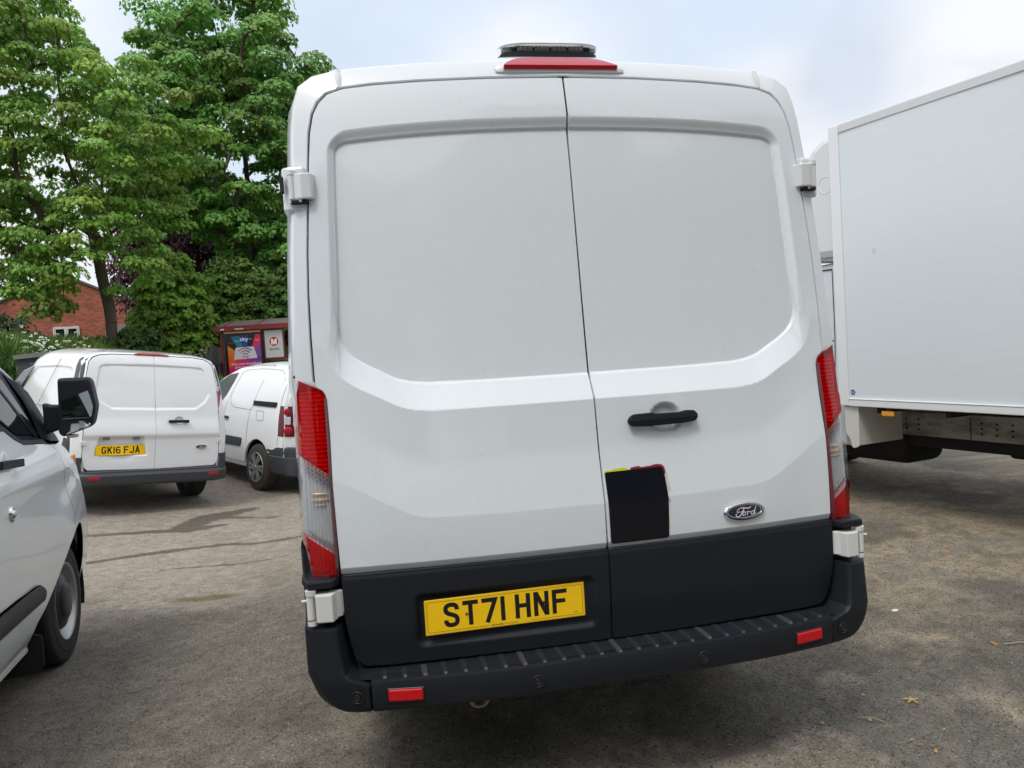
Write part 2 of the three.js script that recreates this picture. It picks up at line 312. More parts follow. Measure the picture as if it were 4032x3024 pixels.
{
  const xs = [-300, -160, -90, ...range(-60, -16, 4), ...range(-15, 3, 0.3), ...range(4, 60, 4), 90, 160, 300], zs = [-400, -250, -160, ...range(-100, -44, 6), ...range(-42, -13, 0.5), ...range(-12, 16, 2), 30, 60, 120, 300];
  struct('ground', heightGrid(xs, zs, (x, z) => terrain(x, z) - 0.09 * (z > -13.3 && z < 16.2 && x > -13.2 && x < 18.2 ? 1 : 0) - (z >= -13 ? 0.02 : 0)), grassGround);
}
// ------------------------------------------------------------------ prints: number plates and badges
const GLYPH = { // strokes in a box 50 wide, 79 high, y down; centre lines of 14 mm strokes
  S: [[['M', 43, 24], ['C', 43, 10, 36, 7, 25, 7], ['C', 13, 7, 7, 12, 7, 21], ['C', 7, 32, 16, 35, 25, 38.5], ['C', 35, 42, 43, 46, 43, 57], ['C', 43, 67, 37, 72, 25, 72], ['C', 13, 72, 7, 67, 7, 55]]],
  T: [[['M', 0, 7], ['L', 50, 7]], [['M', 25, 7], ['L', 25, 79]]], 7: [[['M', 0, 7], ['L', 44, 7], ['L', 16, 79]]], 1: [[['M', 7, 0], ['L', 7, 79]]], I: [[['M', 7, 0], ['L', 7, 79]]],
  H: [[['M', 7, 0], ['L', 7, 79]], [['M', 43, 0], ['L', 43, 79]], [['M', 7, 38], ['L', 43, 38]]], N: [[['M', 7, 79], ['L', 7, 0]], [['M', 43, 79], ['L', 43, 0]], [['M', 8, 2], ['L', 42, 77]]],
  F: [[['M', 7, 0], ['L', 7, 79]], [['M', 7, 7], ['L', 50, 7]], [['M', 7, 38], ['L', 44, 38]]], K: [[['M', 7, 0], ['L', 7, 79]], [['M', 44, 0], ['L', 10, 46]], [['M', 20, 32], ['L', 44, 79]]],
  G: [[['M', 43, 22], ['C', 43, 11, 36, 7, 25, 7], ['C', 13, 7, 7, 13, 7, 26], ['L', 7, 53], ['C', 7, 66, 13, 72, 25, 72], ['C', 37, 72, 43, 66, 43, 55], ['L', 43, 45], ['L', 26, 45]]],
  6: [[['M', 42, 20], ['C', 40, 10, 34, 7, 25, 7], ['C', 13, 7, 7, 13, 7, 28], ['L', 7, 55], ['C', 7, 67, 13, 72, 25, 72], ['C', 37, 72, 43, 66, 43, 54], ['C', 43, 42, 37, 37, 25, 37], ['C', 15, 37, 9, 41, 7, 48]]],
  J: [[['M', 43, 0], ['L', 43, 54], ['C', 43, 67, 36, 72, 25, 72], ['C', 13, 72, 7, 67, 7, 54]]], A: [[['M', 5, 79], ['L', 25, 4], ['L', 45, 79]], [['M', 12, 56], ['L', 38, 56]]],
};
function plateTex(text, footer, extra = 0) {
  return canvasTex(1280, 264, (g, w, h) => {
    g.fillStyle = 'rgb(252,204,10)'; g.fillRect(0, 0, w, h);
    const r = rng(77); for (let i = 0; i < 900; i++) { g.fillStyle = `rgba(${r() < 0.5 ? '120,95,10' : '240,205,70'},${r() * 0.12})`; g.fillRect(r() * w, r() * h, 1 + r() * 5, 1 + r() * 2); }
    const k = w / 512, ch = [...text], wd = (c) => (c === ' ' ? 22 : c === '1' ? 14 : 50), tot = ch.reduce((s, c, i) => s + wd(c) + (i && c !== ' ' ? 11 : 0), 0);
    let x = 256 - tot / 2 - extra; g.strokeStyle = 'rgb(14,14,18)'; g.lineWidth = 14 * k; g.lineCap = 'butt'; g.lineJoin = 'miter';
    ch.forEach((c, i) => {
      if (i && c !== ' ') x += 11;
      if (c !== ' ') for (const st of GLYPH[c]) { g.beginPath(); for (const q of st) { const v = q.slice(1).map((n, j) => (j % 2 ? (n + 11) * k : (x + n) * k)); q[0] === 'M' ? g.moveTo(...v) : q[0] === 'L' ? g.lineTo(...v) : g.bezierCurveTo(...v); } g.stroke(); }
      x += wd(c);
    });
    if (footer) {
      g.lineWidth = 1.1 * k; g.strokeStyle = 'rgb(70,55,15)'; g.beginPath(); g.moveTo(202 * k, 100 * k); g.lineTo(8 * k, 100 * k); g.quadraticCurveTo(4 * k, 100 * k, 4 * k, 96 * k); g.lineTo(4 * k, 9 * k); g.quadraticCurveTo(4 * k, 4 * k, 9 * k, 4 * k); g.lineTo(503 * k, 4 * k); g.quadraticCurveTo(508 * k, 4 * k, 508 * k, 9 * k); g.lineTo(508 * k, 96 * k); g.quadraticCurveTo(508 * k, 100 * k, 503 * k, 100 * k); g.lineTo(334 * k, 100 * k); g.stroke();
      g.fillStyle = 'rgb(38,34,40)'; g.textBaseline = 'middle'; g.font = `bold ${8.6 * k}px sans-serif`; g.fillText('Kirkcaldy', 206 * k, 100 * k); const tw = g.measureText('Kirkcaldy ').width; g.fillStyle = 'rgb(95,75,25)'; g.font = `${8.6 * k}px sans-serif`; g.fillText('Ford Centre', 206 * k + tw, 100 * k);
      g.font = `bold ${5 * k}px sans-serif`; g.fillStyle = 'rgb(50,42,20)'; g.fillText('BS AU', 476 * k, 92 * k);
    }
  });
}
function ovalScript(rx, ry) { // blue oval with a silver line and the script word; uv of the sheet are metres round its centre
  const t = canvasTex(1024, 376, (g, w, h) => {
    g.fillStyle = 'rgb(14,18,62)'; g.fillRect(0, 0, w, h);
    g.strokeStyle = 'rgb(205,206,212)'; g.lineWidth = 12; g.beginPath(); g.ellipse(w / 2, h / 2, w * 0.465, h * 0.43, 0, 0, 7); g.stroke();
    g.fillStyle = g.strokeStyle = 'rgb(222,222,226)'; g.lineCap = 'round'; g.lineJoin = 'round';
    const s = (lw, ...p) => { g.lineWidth = lw; g.beginPath(); g.moveTo(p[0], p[1]); for (let i = 2; i < p.length; i += 6) g.bezierCurveTo(...p.slice(i, i + 6)); g.stroke(); };
    s(26, 690, 92, 620, 150, 540, 90, 440, 92); s(20, 440, 92, 350, 92, 300, 140, 300, 185); s(18, 300, 185, 302, 220, 350, 216, 368, 176);
    s(28, 500, 110, 470, 180, 410, 300, 330, 312); s(24, 330, 312, 270, 316, 250, 280, 275, 238); s(14, 395, 205, 430, 190, 470, 190, 500, 182);
    s(24, 505, 205, 440, 212, 440, 296, 490, 294); s(22, 490, 294, 545, 288, 550, 205, 505, 205); s(12, 540, 215, 560, 222, 580, 214, 600, 200);
    s(22, 605, 205, 600, 240, 590, 270, 580, 292); s(20, 598, 240, 620, 208, 648, 196, 660, 218); s(12, 660, 218, 690, 230, 700, 226, 720, 216);
    s(22, 760, 205, 690, 205, 680, 292, 725, 292); s(20, 725, 292, 765, 288, 780, 240, 786, 200); s(24, 838, 104, 815, 170, 780, 260, 790, 288); s(12, 790, 288, 815, 290, 835, 270, 846, 252);
  });
  t.repeat.set(1 / (2 * rx), 1 / (2 * ry)); t.offset.set(0.5, 0.5); return t;
}
// ------------------------------------------------------------------ the big white van in the middle (rear doors at z = 0)
{
  const van = thing('panel_van', 'large white van in the middle with a black patch on its right rear door', 'van');
  const zc = (y) => pl([[0.40, 0.004], [0.54, 0.007], [0.84, 0.012], [1.0, 0.004], [1.2, -0.02], [1.42, -0.056], [1.75, -0.088], [2.08, -0.118], [2.25, -0.140], [2.42, -0.170], [2.5, -0.195], [2.6, -0.24]], y);
  const zcS = (y) => { let s = 0; for (let k = -4; k <= 4; k++) s += zc(y + k * 0.03); return s / 9; };
  const S = (x, y) => zcS(y) - (0.063 + 0.012 * clamp(y - 1.4, 0, 1)) * x * x;
  const recTop = (a) => ps([[0, 2.292], [0.28, 2.288], [0.5, 2.280], [0.636, 2.271], [0.72, 2.264], [0.84, 2.252]], a);
  const recSide = (y) => ps([[1.3, 0.86], [1.45, 0.845], [1.55, 0.838], [1.6, 0.829], [1.73, 0.818], [1.86, 0.812], [2.06, 0.804], [2.2, 0.797], [2.29, 0.792]], y);
  const crest = (a) => ps([[0, 1.341], [0.30, 1.343], [0.53, 1.344], [0.572, 1.348], [0.62, 1.360], [0.69, 1.396], [0.77, 1.440], [0.82, 1.485], [0.85, 1.56]], a);
  const lip = (a) => ps([[0, 1.419], [0.3, 1.420], [0.515, 1.423], [0.57, 1.428], [0.62, 1.440], [0.685, 1.473], [0.74, 1.505], [0.775, 1.535], [0.80, 1.59], [0.81, 1.75]], a);
  const low = (a) => ps([[0, 1.003], [0.34, 1.007], [0.53, 1.010], [0.565, 1.014], [0.61, 1.024], [0.682, 1.060], [0.775, 1.114], [0.85, 1.155]], a);
  const ramp = (d, w) => 0.5 * sstep(0, w, d) + 0.5 * clamp(d / w, 0, 1);
  const tent = (d, up, dn, r) => { const q = d > 0 ? 1 - d / up : 1 + d / dn; const t = Math.max(q, 0); return t * t * (3 - 2 * t) * 0.5 + t * 0.5 - (r && Math.abs(d) < r ? (1 - Math.abs(d) / r) ** 2 * 0.04 : 0); };
  function skin(x, y, right) {
    const a = Math.abs(x); let z = S(x, y);
    const dT = recTop(a) - y, dS = recSide(y) - a, Rr = 0.07, dd = dT < Rr && dS < Rr ? Rr - Math.hypot(Rr - dT, Rr - dS) : Math.min(dT, dS), wd = lerp(0.024, 0.038, sstep(-0.04, 0.04, dS - dT)), gT = 0.64 * ramp(dd, wd * 0.9) + 0.36 * sstep(wd * 0.84, wd * 1.08, dd), gS = 1, dl = y - lip(a), dc = y - crest(a), wl = Math.max(lip(a) - crest(a), 0.02);
    const depth = lerp(0.032, 0.025, clamp((y - 1.42) / 0.8, 0, 1));
    const gB = dc <= 0 ? 0 : dl < 0 ? 0.74 * (dc / wl) : 0.74 + 0.26 * sstep(0, 0.010, dl);
    z -= depth * gT * gS * gB;
    const wS = lerp(1, 0.25, sstep(0.62, 0.84, a));
    if (dc < 0) z += 0.010 * wS * Math.max(0, 1 + dc / 0.17) ** 1.4; else if (gB > 0) z += 0.010 * wS * Math.max(0, 1 - dc / Math.min(wl, 0.08)) ; 
    const dw = y - low(a); // lower crease: the skin swells out to it
    z += (dw > 0 ? 0.013 * Math.max(0, 1 - dw / 0.19) ** 1.5 : 0.013 * Math.max(0, 1 + dw / 0.22)) * lerp(1, 0.45, sstep(0.65, 0.85, a));
    if (y < 0.874) z -= (0.874 - y) * 0.55;
    if (right) { const q = Math.hypot((x - 0.2485) / 0.057, (y - 1.2625) / 0.052); z -= 0.022 * sstep(1.02, 0.62, q); }
    return z;
  }
  const outer = [[0, 2.428], [0.26, 2.425], [0.49, 2.418], [0.64, 2.410], [0.735, 2.400], [0.783, 2.383], [0.811, 2.356], [0.831, 2.318], [0.845, 2.255], [0.855, 2.155], [0.864, 2.02], [0.876, 1.864], [0.882, 1.74], [0.884, 1.6], [0.883, 1.455], [0.879, 1.44], [0.861, 1.428], [0.850, 1.40], [0.848, 1.29], [0.850, 1.13], [0.847, 0.967], [0.844, 0.854]];
  const doorPoly = (s) => { const c = s < 0 ? 0.0015 : 0.0085; const p = outer.slice(1).map(([x, y]) => [s * x, y]); return [[s < 0 ? -c : c, 2.428], ...p, [s < 0 ? 0.004 : 0.0125, 0.854]]; };
  const doors = [-1, 1].map((s) => {
    const d = part(van, 'rear_door', panel(doorPoly(s), (x, y) => [x, y, skin(x, y, s > 0)], { cell: 0.007, cellV: 0.005, rim: 0.028, out: 0.0008, us: [...range(0, 0.53, 0.012), ...range(0.534, 0.87, 0.003), 0.88].flatMap((q) => [q, -q]).sort((a, b) => a - b), vs: [...range(0.854, 0.88, 0.004), ...range(0.886, 1.4, 0.0055), ...range(1.403, 1.56, 0.0035), ...range(1.566, 2.17, 0.006), ...range(2.1735, 2.30, 0.0026), ...range(2.305, 2.43, 0.005)] }), M.whiteDoor);
    return d;
  });
  // dark lower cladding of the doors, the left one with the hollow for the plate
  const cOut = [[0.842, 0.851], [0.841, 0.73], [0.834, 0.671], [0.827, 0.626], [0.814, 0.588], [0.800, 0.568], [0.782, 0.560], [0.72, 0.557]];
  const clad = (x, y) => {
    let z = S(x, y) + 0.007 + 0.004 * sstep(0.852, 0.835, y) - 0.010 * sstep(0.70, 0.57, y);
    const q = Math.max(Math.abs(x + 0.335) - (0.292 - 0.12 * (y - 0.69) * 0), Math.abs(y - 0.688) - 0.086), r = Math.hypot(Math.max(Math.abs(x + 0.335) - 0.265, 0), Math.max(Math.abs(y - 0.688) - 0.06, 0)) - 0.027;
    return z - 0.016 * sstep(0.004, -0.020, r);
  };
  for (const s of [-1, 1]) part(van, 'door_cladding', panel([[s < 0 ? 0.0035 : 0.0135, 0.851], ...cOut.map(([x, y]) => [s * x, y]), [s < 0 ? 0.0015 : 0.0135, 0.556]], (x, y) => [x, y, clad(x, y)], { cell: 0.012, cellV: 0.008, rim: 0.03, out: 0.003 }), M.plastic);
  // body shell: opening edge, pillars and header, then the sides and roof running forward
  const half = [ // opening x, y | pillar edge x, y
    [0.80, 0.47, 0.88, 0.47], [0.845, 0.72, 0.90, 0.70], [0.853, 0.86, 0.925, 0.86], [0.856, 1.13, 0.94, 1.13], [0.857, 1.38, 0.945, 1.38], [0.868, 1.437, 0.948, 1.46], [0.888, 1.46, 0.946, 1.49], [0.889, 1.60, 0.940, 1.60], [0.886, 1.74, 0.933, 1.74], [0.880, 1.864, 0.926, 1.87],
    [0.868, 2.02, 0.916, 2.01], [0.859, 2.155, 0.906, 2.165], [0.850, 2.258, 0.898, 2.29], [0.836, 2.322, 0.890, 2.36], [0.816, 2.361, 0.876, 2.42], [0.787, 2.388, 0.83, 2.453], [0.737, 2.405, 0.748, 2.472], [0.64, 2.416, 0.645, 2.480], [0.49, 2.424, 0.49, 2.489], [0.26, 2.431, 0.26, 2.494], [0, 2.434, 0, 2.497]];
  const all = [...half.map(([a, b, c, d]) => [-a, b, -c, d]), ...half.slice(0, -1).reverse()];
  const zl = (x, y) => S(x, y) - (y < 1.43 ? 0.055 : 0.004); // set back where the lamps sit
  const ring = (f) => all.map(([a, b, c, d]) => f(a + (b > 0.9 && b < 2.40 ? Math.sign(a) * 0.0025 : 0), b + (b > 2.37 ? 0.0028 : 0), c, d));
  const sgn = (x) => Math.sign(x), up = (y, k) => y + k * sstep(2.38, 2.5, y);
  const sideX = (x, y, d) => x + sgn(x) * d * (1 - sstep(2.36, 2.47, y));
  part(van, 'body', [loft([
    ring((a, b) => [a * 0.995, b - 0.004, zl(a, b) - 0.05]), ring((a, b) => [a, b, zl(a, b) - 0.004]), ring((a, b, c, d) => [lerp(a, c, 0.05), lerp(b, d, 0.05), zl(a, b)]),
    ring((a, b, c, d) => [lerp(a, c, 0.93), lerp(b, d, 0.93), zl(c, d) - 0.006]), ring((a, b, c, d) => [sideX(c, d, 0.003), up(d, 0.006), zl(c, d) - 0.018]), ring((a, b, c, d) => [sideX(c, d, 0.012), up(d, 0.017), zl(c, d) - 0.05]),
    ring((a, b, c, d) => [sideX(c, d, 0.026), up(d, 0.032), zl(c, d) - 0.11]), ring((a, b, c, d) => [sideX(c, d, 0.034), up(d, 0.052), zl(c, d) - 0.24]), ring((a, b, c, d) => [sideX(c, d, 0.042), up(d, 0.070), zl(c, d) - 0.5]),
    ring((a, b, c, d) => [sideX(c, d, 0.05), up(d, 0.085), -1.6]), ring((a, b, c, d) => [sideX(c, d, 0.05), up(d, 0.085), -3.9]), ring((a, b, c, d) => [sideX(c, d, 0.03), lerp(0.46, d, 0.86), -4.55]), ring((a, b, c, d) => [sideX(c * 0.97, d, 0.0), lerp(0.46, d, 0.36), -5.2]), ring((a, b, c, d) => [c * 0.9, lerp(0.46, d, 0.2), -5.6]),
  ], { crease: 0.5, capB: true })], M.white);
  part(van, 'door_seal', [loft([ring((a, b) => [a * 0.997, b - 0.002, S(a, b) - 0.022]), ring((a, b) => [a * 0.97, b - 0.02, S(a, b) - 0.022])], {}), ...[[0.55, 0.9, 0.016], [0.9, 1.345, 0.013], [1.345, 1.9, 0.05], [1.9, 2.30, 0.05], [2.30, 2.435, 0.016]].map(([y0, y1, d]) => bar([0.007, y0, S(0, y0) - d], [0.007, y1, S(0, y1) - d], 0.034, 0.012))], M.gap);
  part(van, 'floor_pan', box(1.78, 0.06, 4.9, 0, 0.52, -2.75, 0.02), M.gap);
  // drip joints and roof edge grooves at the ends of the header
  for (const s of [-1, 1]) part(van, 'drip_joint', loft([0, 0.3, 0.6, 0.85, 1, 1.25, 1.6].map((t) => { const y = lerp(2.408, 2.476, Math.min(t, 1)) + (t > 1 ? (t - 1) * 0.02 : 0), x = s * (0.744 + 0.002 * t), z = zl(x, y) - (t > 1 ? (t - 1) * 0.12 : t > 0.8 ? 0.008 : 0); return [[x - 0.009, y, z - 0.008], [x - 0.008, y, z + 0.003], [x, y, z + 0.005], [x + 0.008, y, z + 0.003], [x + 0.009, y, z - 0.008]]; }), { crease: 0.9 }), M.cream);
  // high stop lamp in its pod
  {
    const sec = (x, t) => { const e = 1 - Math.pow(Math.abs(t), 5), top = lerp(2.473, 2.521, e), zt = lerp(-0.178, -0.246, e); return [[x, 2.4595, -0.195], [x, 2.4595, -0.178], [x, 2.4705, -0.1745], [x * 0.995, lerp(2.472, top, 0.5), lerp(-0.177, zt, 0.42)], [x * 0.99, top, zt], [x * 0.99, top + 0.004, -0.30]]; };
    part(van, 'high_brake_light', loft(range(-1, 1, 0.04).map((t) => sec(t * 0.199, t)), { crease: 0.35, capA: true, capB: true }), M.redSolid);
    const pod = range(-1, 1, 0.04).map((t) => { const x = t * 0.225, e = 1 - t ** 6, k = Math.sqrt(Math.max(e, 0)); return [[x, 2.446, -0.196], [x, 2.452, lerp(-0.19, -0.1835, k)], [x, 2.4585, lerp(-0.19, -0.1835, k)], [x, lerp(2.468, 2.474, k), lerp(-0.195, -0.19, k)], [x, lerp(2.49, 2.513, k), -0.240], [x, lerp(2.512, 2.528, k), -0.262], [x, lerp(2.53, 2.545, k), -0.36]]; });
    part(van, 'lamp_pod', loft(pod, { crease: 0.9 }), M.white);
  }
  // amber light bar on the roof
  {
    const bx = 0.010, prof = (k, y, d = 0) => range(-1, 1, 0.05).map((t) => [bx + t * (0.185 + d), y, -0.390 + (0.065 + d) * Math.pow(Math.max(1 - Math.abs(t) ** 5, 0), 0.55) * k]);
    const bar3 = (y0, y1, y2, d, m, n) => part(van, n, loft([prof(1, y0, d), prof(1, y1, d), prof(1, y2, d - 0.003), prof(0.2, y2 + 0.001, d - 0.02)], { crease: 0.5 }), m);
    bar3(2.540, 2.571, 2.5725, 0, M.plastic, 'light_bar_base');
    bar3(2.573, 2.596, 2.5975, 0.001, M.clearLens, 'light_bar_lens');
    bar3(2.598, 2.6005, 2.602, 0.002, M.cream, 'light_bar_lid');
    part(van, 'light_bar_body', [box(0.35, 0.05, 0.1, bx, 2.57, -0.43, 0.02), box(0.30, 0.021, 0.02, bx, 2.585, -0.362, 0.003)], M.plasticGrey);
    for (let i = 0; i < 4; i++) { const m = part(van, 'led_module', box(0.056, 0.019, 0.012, bx - 0.093 + i * 0.062, 2.585, -0.344, 0.003), std([0.22, 0.23, 0.24], 0.4, { metalness: 0.5 })); for (let k = 0; k < 3; k++) part(m, 'led', new THREE.SphereGeometry(0.0048, 10, 8).translate(bx - 0.093 + i * 0.062 - 0.016 + k * 0.016, 2.587, -0.3375), std([0.42, 0.33, 0.16], 0.4)); }
    for (const s of [-1, 1]) part(van, 'led_module', box(0.05, 0.016, 0.012, bx + s * 0.151, 2.587, -0.365, 0.003), std([0.35, 0.35, 0.34], 0.4, { metalness: 0.5 }));
  }
  // tail lamps
  for (const s of [-1, 1]) {
    const lamp = new THREE.Group(); lamp.name = 'tail_lamp'; van.add(lamp);
    const xi = 0.851, corner = (y) => pl([[0.848, 0.930], [0.98, 0.944], [1.23, 0.942], [1.46, 0.938]], y);
    const yT = (x) => pl([[0.851, 1.410], [0.861, 1.428], [0.886, 1.442], [0.945, 1.470], [0.97, 1.462]], x), yB = (x) => pl([[0.851, 0.852], [0.93, 0.850], [0.945, 0.857], [0.968, 0.90]], x);
    const d1 = (x) => 1.160 + 0.73 * Math.min(x - 0.851, 0.092), d2 = (x) => 0.918 + 0.69 * Math.min(x - 0.851, 0.094);
    const at = (x, y, off = 0) => { const c = corner(y), t = Math.max(0, x - c); return [s * (t > 0 ? c + Math.min(t, 0.03) * 0.8 : x), y, S(c, y) + 0.016 + off - 0.03 * ((x - 0.851) / 0.1) ** 2 * (t > 0 ? 0 : 1) - (t > 0 ? 0.03 : 0) * 1 - (t > 0 ? Math.pow(t / 0.03, 1.4) * 0.11 + 0.004 : 0) + (x < 0.858 ? -0.010 * (1 - (x - 0.851) / 0.007) : 0)]; };
    const cols = [0.851, 0.854, 0.858, 0.88, 0.9, 0.92, 0.93, 0.936, 0.941, 0.9425, 0.948, 0.956, 0.964, 0.972];
    const seg = (f0, f1, off = 0, cs = cols) => loft(cs.map((x) => range(0, 1, 0.05).map((k) => at(x, lerp(f0(x), f1(x), k), off))), { crease: 0.6 });
    const lens = [[d1, yT, M.redLens, 'red_lens'], [d2, d1, M.clearLens, 'clear_lens'], [yB, d2, M.redLens, 'red_lens']].map(([a, b, m, n]) => part(lamp, n, seg((x) => a(x) + 0.0008, (x) => b(x) - 0.0008), m));
    // stepped reflectors behind the lenses
    const ribs = (f0, f1, pitch, vertical, x0 = 0.858, x1 = 0.970) => loft(range(x0, x1, vertical ? 0.0022 : 0.008).map((x, i) => { const n = 120; return range(0, 1, 1 / n).map((k) => { const y = lerp(f0(x), f1(x), k), w = vertical ? Math.abs(((x / pitch) % 1) - 0.5) * 2 : Math.abs(((y / pitch) % 1) - 0.5) * 2, w2 = Math.abs(((y / 0.016) % 1) - 0.5) * 2; const q = at(x, y, -0.020 - 0.009 * w); return q; }); }), { crease: 0.15 });
    part(lamp, 'lamp_reflector', ribs((x) => d1(x), yT, 0.0135, false), std([0.85, 0.82, 0.82], 0.25, { metalness: 0.45 }));
    part(lamp, 'lamp_reflector', ribs((x) => d2(x), (x) => d1(x), 0.011, true), M.reflector);
    part(lamp, 'lamp_reflector', ribs(yB, (x) => d2(x), 0.0125, true), std([0.85, 0.82, 0.82], 0.25, { metalness: 0.45 }));
    for (const [y0, h, w] of [[1.072, 0.006, 0.020], [1.088, 0.009, 0.028], [1.106, 0.007, 0.026]]) part(lamp, 'amber_bulb', loft(range(0.895 - w, 0.895 + w, 0.004).map((x) => { const q = h * Math.sqrt(Math.max(0.04, 1 - ((x - 0.895) / w) ** 2)); return [[-1, -0.0245], [-0.6, -0.0195], [0.6, -0.0195], [1, -0.0245]].map(([k, o]) => at(x, y0 + k * q * 0.6, o)); }), { crease: 0.9 }), std([0.70, 0.50, 0.33], 0.3, { metalness: 0.6 }));
    for (let i = 0; i < 4; i++) part(lamp, 'lamp_fin', loft(range(0.862, 0.934, 0.012).map((x) => [[-0.0024, -0.019], [-0.002, -0.0135], [0.002, -0.0135], [0.0024, -0.019]].map(([dy, o]) => at(x, (i < 3 ? d1(x) - 0.016 - 0.0125 * i : d2(x) + 0.02) + dy, o))), { crease: 0.5 }), std([0.34, 0.34, 0.35], 0.3, { metalness: 0.6 }));
    part(lamp, 'lamp_housing', loft(cols.map((x) => range(0, 1, 0.1).map((k) => at(x, lerp(yB(x) + 0.002, yT(x) - 0.002, k), -0.040))), { crease: 0.6 }), M.gap);
    part(lamp, 'lamp_bezel', [loft([0.8495, 0.8505, 0.8595, 0.8605].map((x, i) => range(0, 1, 0.05).map((k) => { const q = at(Math.max(x, 0.851), lerp(0.852, 1.405, k), 0); return [s * (x - 0.0), q[1], q[2] + [-0.03, 0.002, 0.0035, -0.004][i]]; })), { crease: 0.6 })], M.darkRed);
    part(lamp, 'dark_edge', loft(cols.slice(3).map((x) => [0, 1, 2, 3].map((k) => at(x, yB(x) + [0, 0, 0.010, 0.011][k], [-0.02, 0.002, 0.002, -0.003][k]))), { crease: 0.6 }), M.darkRed);
    part(lamp, 'lamp_gasket', tube([[s * 0.852, 0.86, S(0.85, 0.86) - 0.012], [s * 0.848, 1.1, S(0.85, 1.1) - 0.012], [s * 0.848, 1.405, S(0.85, 1.4) - 0.012], [s * 0.858, 1.43, S(0.86, 1.43) - 0.012], [s * 0.886, 1.449, S(0.88, 1.45) - 0.010], [s * 0.95, 1.478, S(0.95, 1.48) - 0.02]], 0.005, 6, 50), M.gap);
  }
  // hinges, two a side
  const prism = (pts, y0, y1, b = 0.003) => ext(pts, y1 - y0, b).rotateX(-Math.PI / 2).translate(0, y0, 0); // plan outline in (x, -z) raised from y0 to y1
  for (const s of [-1, 1]) {
    const mir = (p) => (s < 0 ? p : flip(p));
    const zU = S(0.87, 2.08);
    const h = part(van, 'upper_hinge', [
      prism(mir(roundPoly([[-0.912, -zU - 0.016], [-0.885, -zU - 0.034], [-0.852, -zU - 0.034], [-0.838, -zU + 0.012], [-0.90, -zU + 0.02]], 0.006, 3)), 2.038, 2.119, 0.004),
      prism(mir(roundPoly([[-0.925, -zU - 0.010], [-0.885, -zU - 0.026], [-0.868, -zU + 0.02], [-0.925, -zU + 0.03]], 0.006, 3)), 2.028, 2.052, 0.003), cyl(0.0125, 0.0125, 0.084, s * 0.912, 2.082, zU + 0.010), cyl(0.0145, 0.0145, 0.012, s * 0.912, 2.122, zU + 0.010)], M.whiteOld);
    part(h, 'hinge_shadow_gap', box(0.05, 0.012, 0.03, s * 0.893, 2.030, zU + 0.008, 0.003), M.gap);
    part(van, 'hinge_pocket', [prism(mir(roundPoly([[-0.946, -zU + 0.05], [-0.944, -zU + 0.016], [-0.930, -zU + 0.0], [-0.872, -zU - 0.008], [-0.866, -zU + 0.012], [-0.90, -zU + 0.12], [-0.945, -zU + 0.14]], 0.012, 4)), 2.005, 2.145, 0.008)], M.white);
    if (s < 0) part(van, 'hinge_stop', box(0.012, 0.052, 0.02, s * 0.944, 2.086, zU + 0.006, 0.003), M.rubber);
    const zL = -0.028;
    const l = part(van, 'lower_hinge', [
      prism(mir(roundPoly([[-0.934, -zL - 0.012], [-0.922, -zL - 0.034], [-0.876, -zL - 0.040], [-0.862, -zL - 0.006], [-0.862, -zL + 0.02], [-0.925, -zL + 0.02]], 0.004, 3)), 0.724, 0.810, 0.004),
      prism(mir(roundPoly([[-0.868, -zL - 0.010], [-0.842, -zL + 0.004], [-0.826, -zL + 0.012], [-0.826, -zL + 0.02], [-0.868, -zL + 0.02]], 0.004, 3)), 0.737, 0.806, 0.003),
      prism(mir(roundPoly([[-0.888, -zL - 0.030], [-0.862, -zL - 0.012], [-0.846, -zL + 0.002], [-0.846, -zL + 0.01], [-0.888, -zL + 0.01]], 0.004, 3)), 0.729, 0.811, 0.003),
      cyl(0.0125, 0.0125, 0.086, s * 0.942, 0.772, zL + 0.012), cyl(0.017, 0.016, 0.016, s * 0.940, 0.816, zL + 0.012), cyl(0.015, 0.015, 0.014, s * 0.940, 0.722, zL + 0.012), box(0.018, 0.006, 0.012, s * 0.960, 0.792, zL + 0.012, 0.002)], M.cream);
    part(l, 'rust_streak', [cyl(0.0129, 0.0129, 0.006, s * 0.942, 0.731, zL + 0.012), box(0.004, 0.07, 0.003, s * 0.9285, 0.765, zL + 0.024, 0.001)], M.rust);
  }
  // bumper: step in the middle, a horn at each corner
  const zE = (x) => 0.126 - 0.078 * Math.pow(Math.abs(x) / 0.8, 2.5);
  const yE = (x) => 0.5455 - 0.004 * (x / 0.78) ** 2, yLow = (x) => 0.452 - 0.010 * (x / 0.78) ** 2;
  const stepSec = (x) => [[x, yE(x) + 0.004, -0.07], [x, yE(x) + 0.002, -0.02], [x, yE(x) + 0.001, zE(x) - 0.03], [x, yE(x) + 0.002, zE(x) - 0.008], [x, yE(x), zE(x) - 0.002], [x, yE(x) - 0.005, zE(x)], [x, yE(x) - 0.05, zE(x) + 0.001], [x, yLow(x) + 0.012, zE(x) - 0.004], [x, yLow(x) + 0.002, zE(x) - 0.012], [x, yLow(x), zE(x) - 0.03], [x, yLow(x) + 0.03, -0.10]];
  const bumper = part(van, 'rear_bumper', loft(range(-0.7765, 0.7765, 0.03).map(stepSec), { crease: 0.5, capA: true, capB: true }), M.plastic);
  part(van, 'bumper_tread', loft(range(-0.86, 0.86, 0.04).map((x) => [[x, 0.553, -0.09], [x, 0.5495 - 0.006 * (x / 0.86) ** 2, -0.02], [x, 0.5485 - 0.010 * (x / 0.86) ** 2, Math.min(zE(x) - 0.02, 0.09)]])), std([0.014, 0.017, 0.021], 0.34));
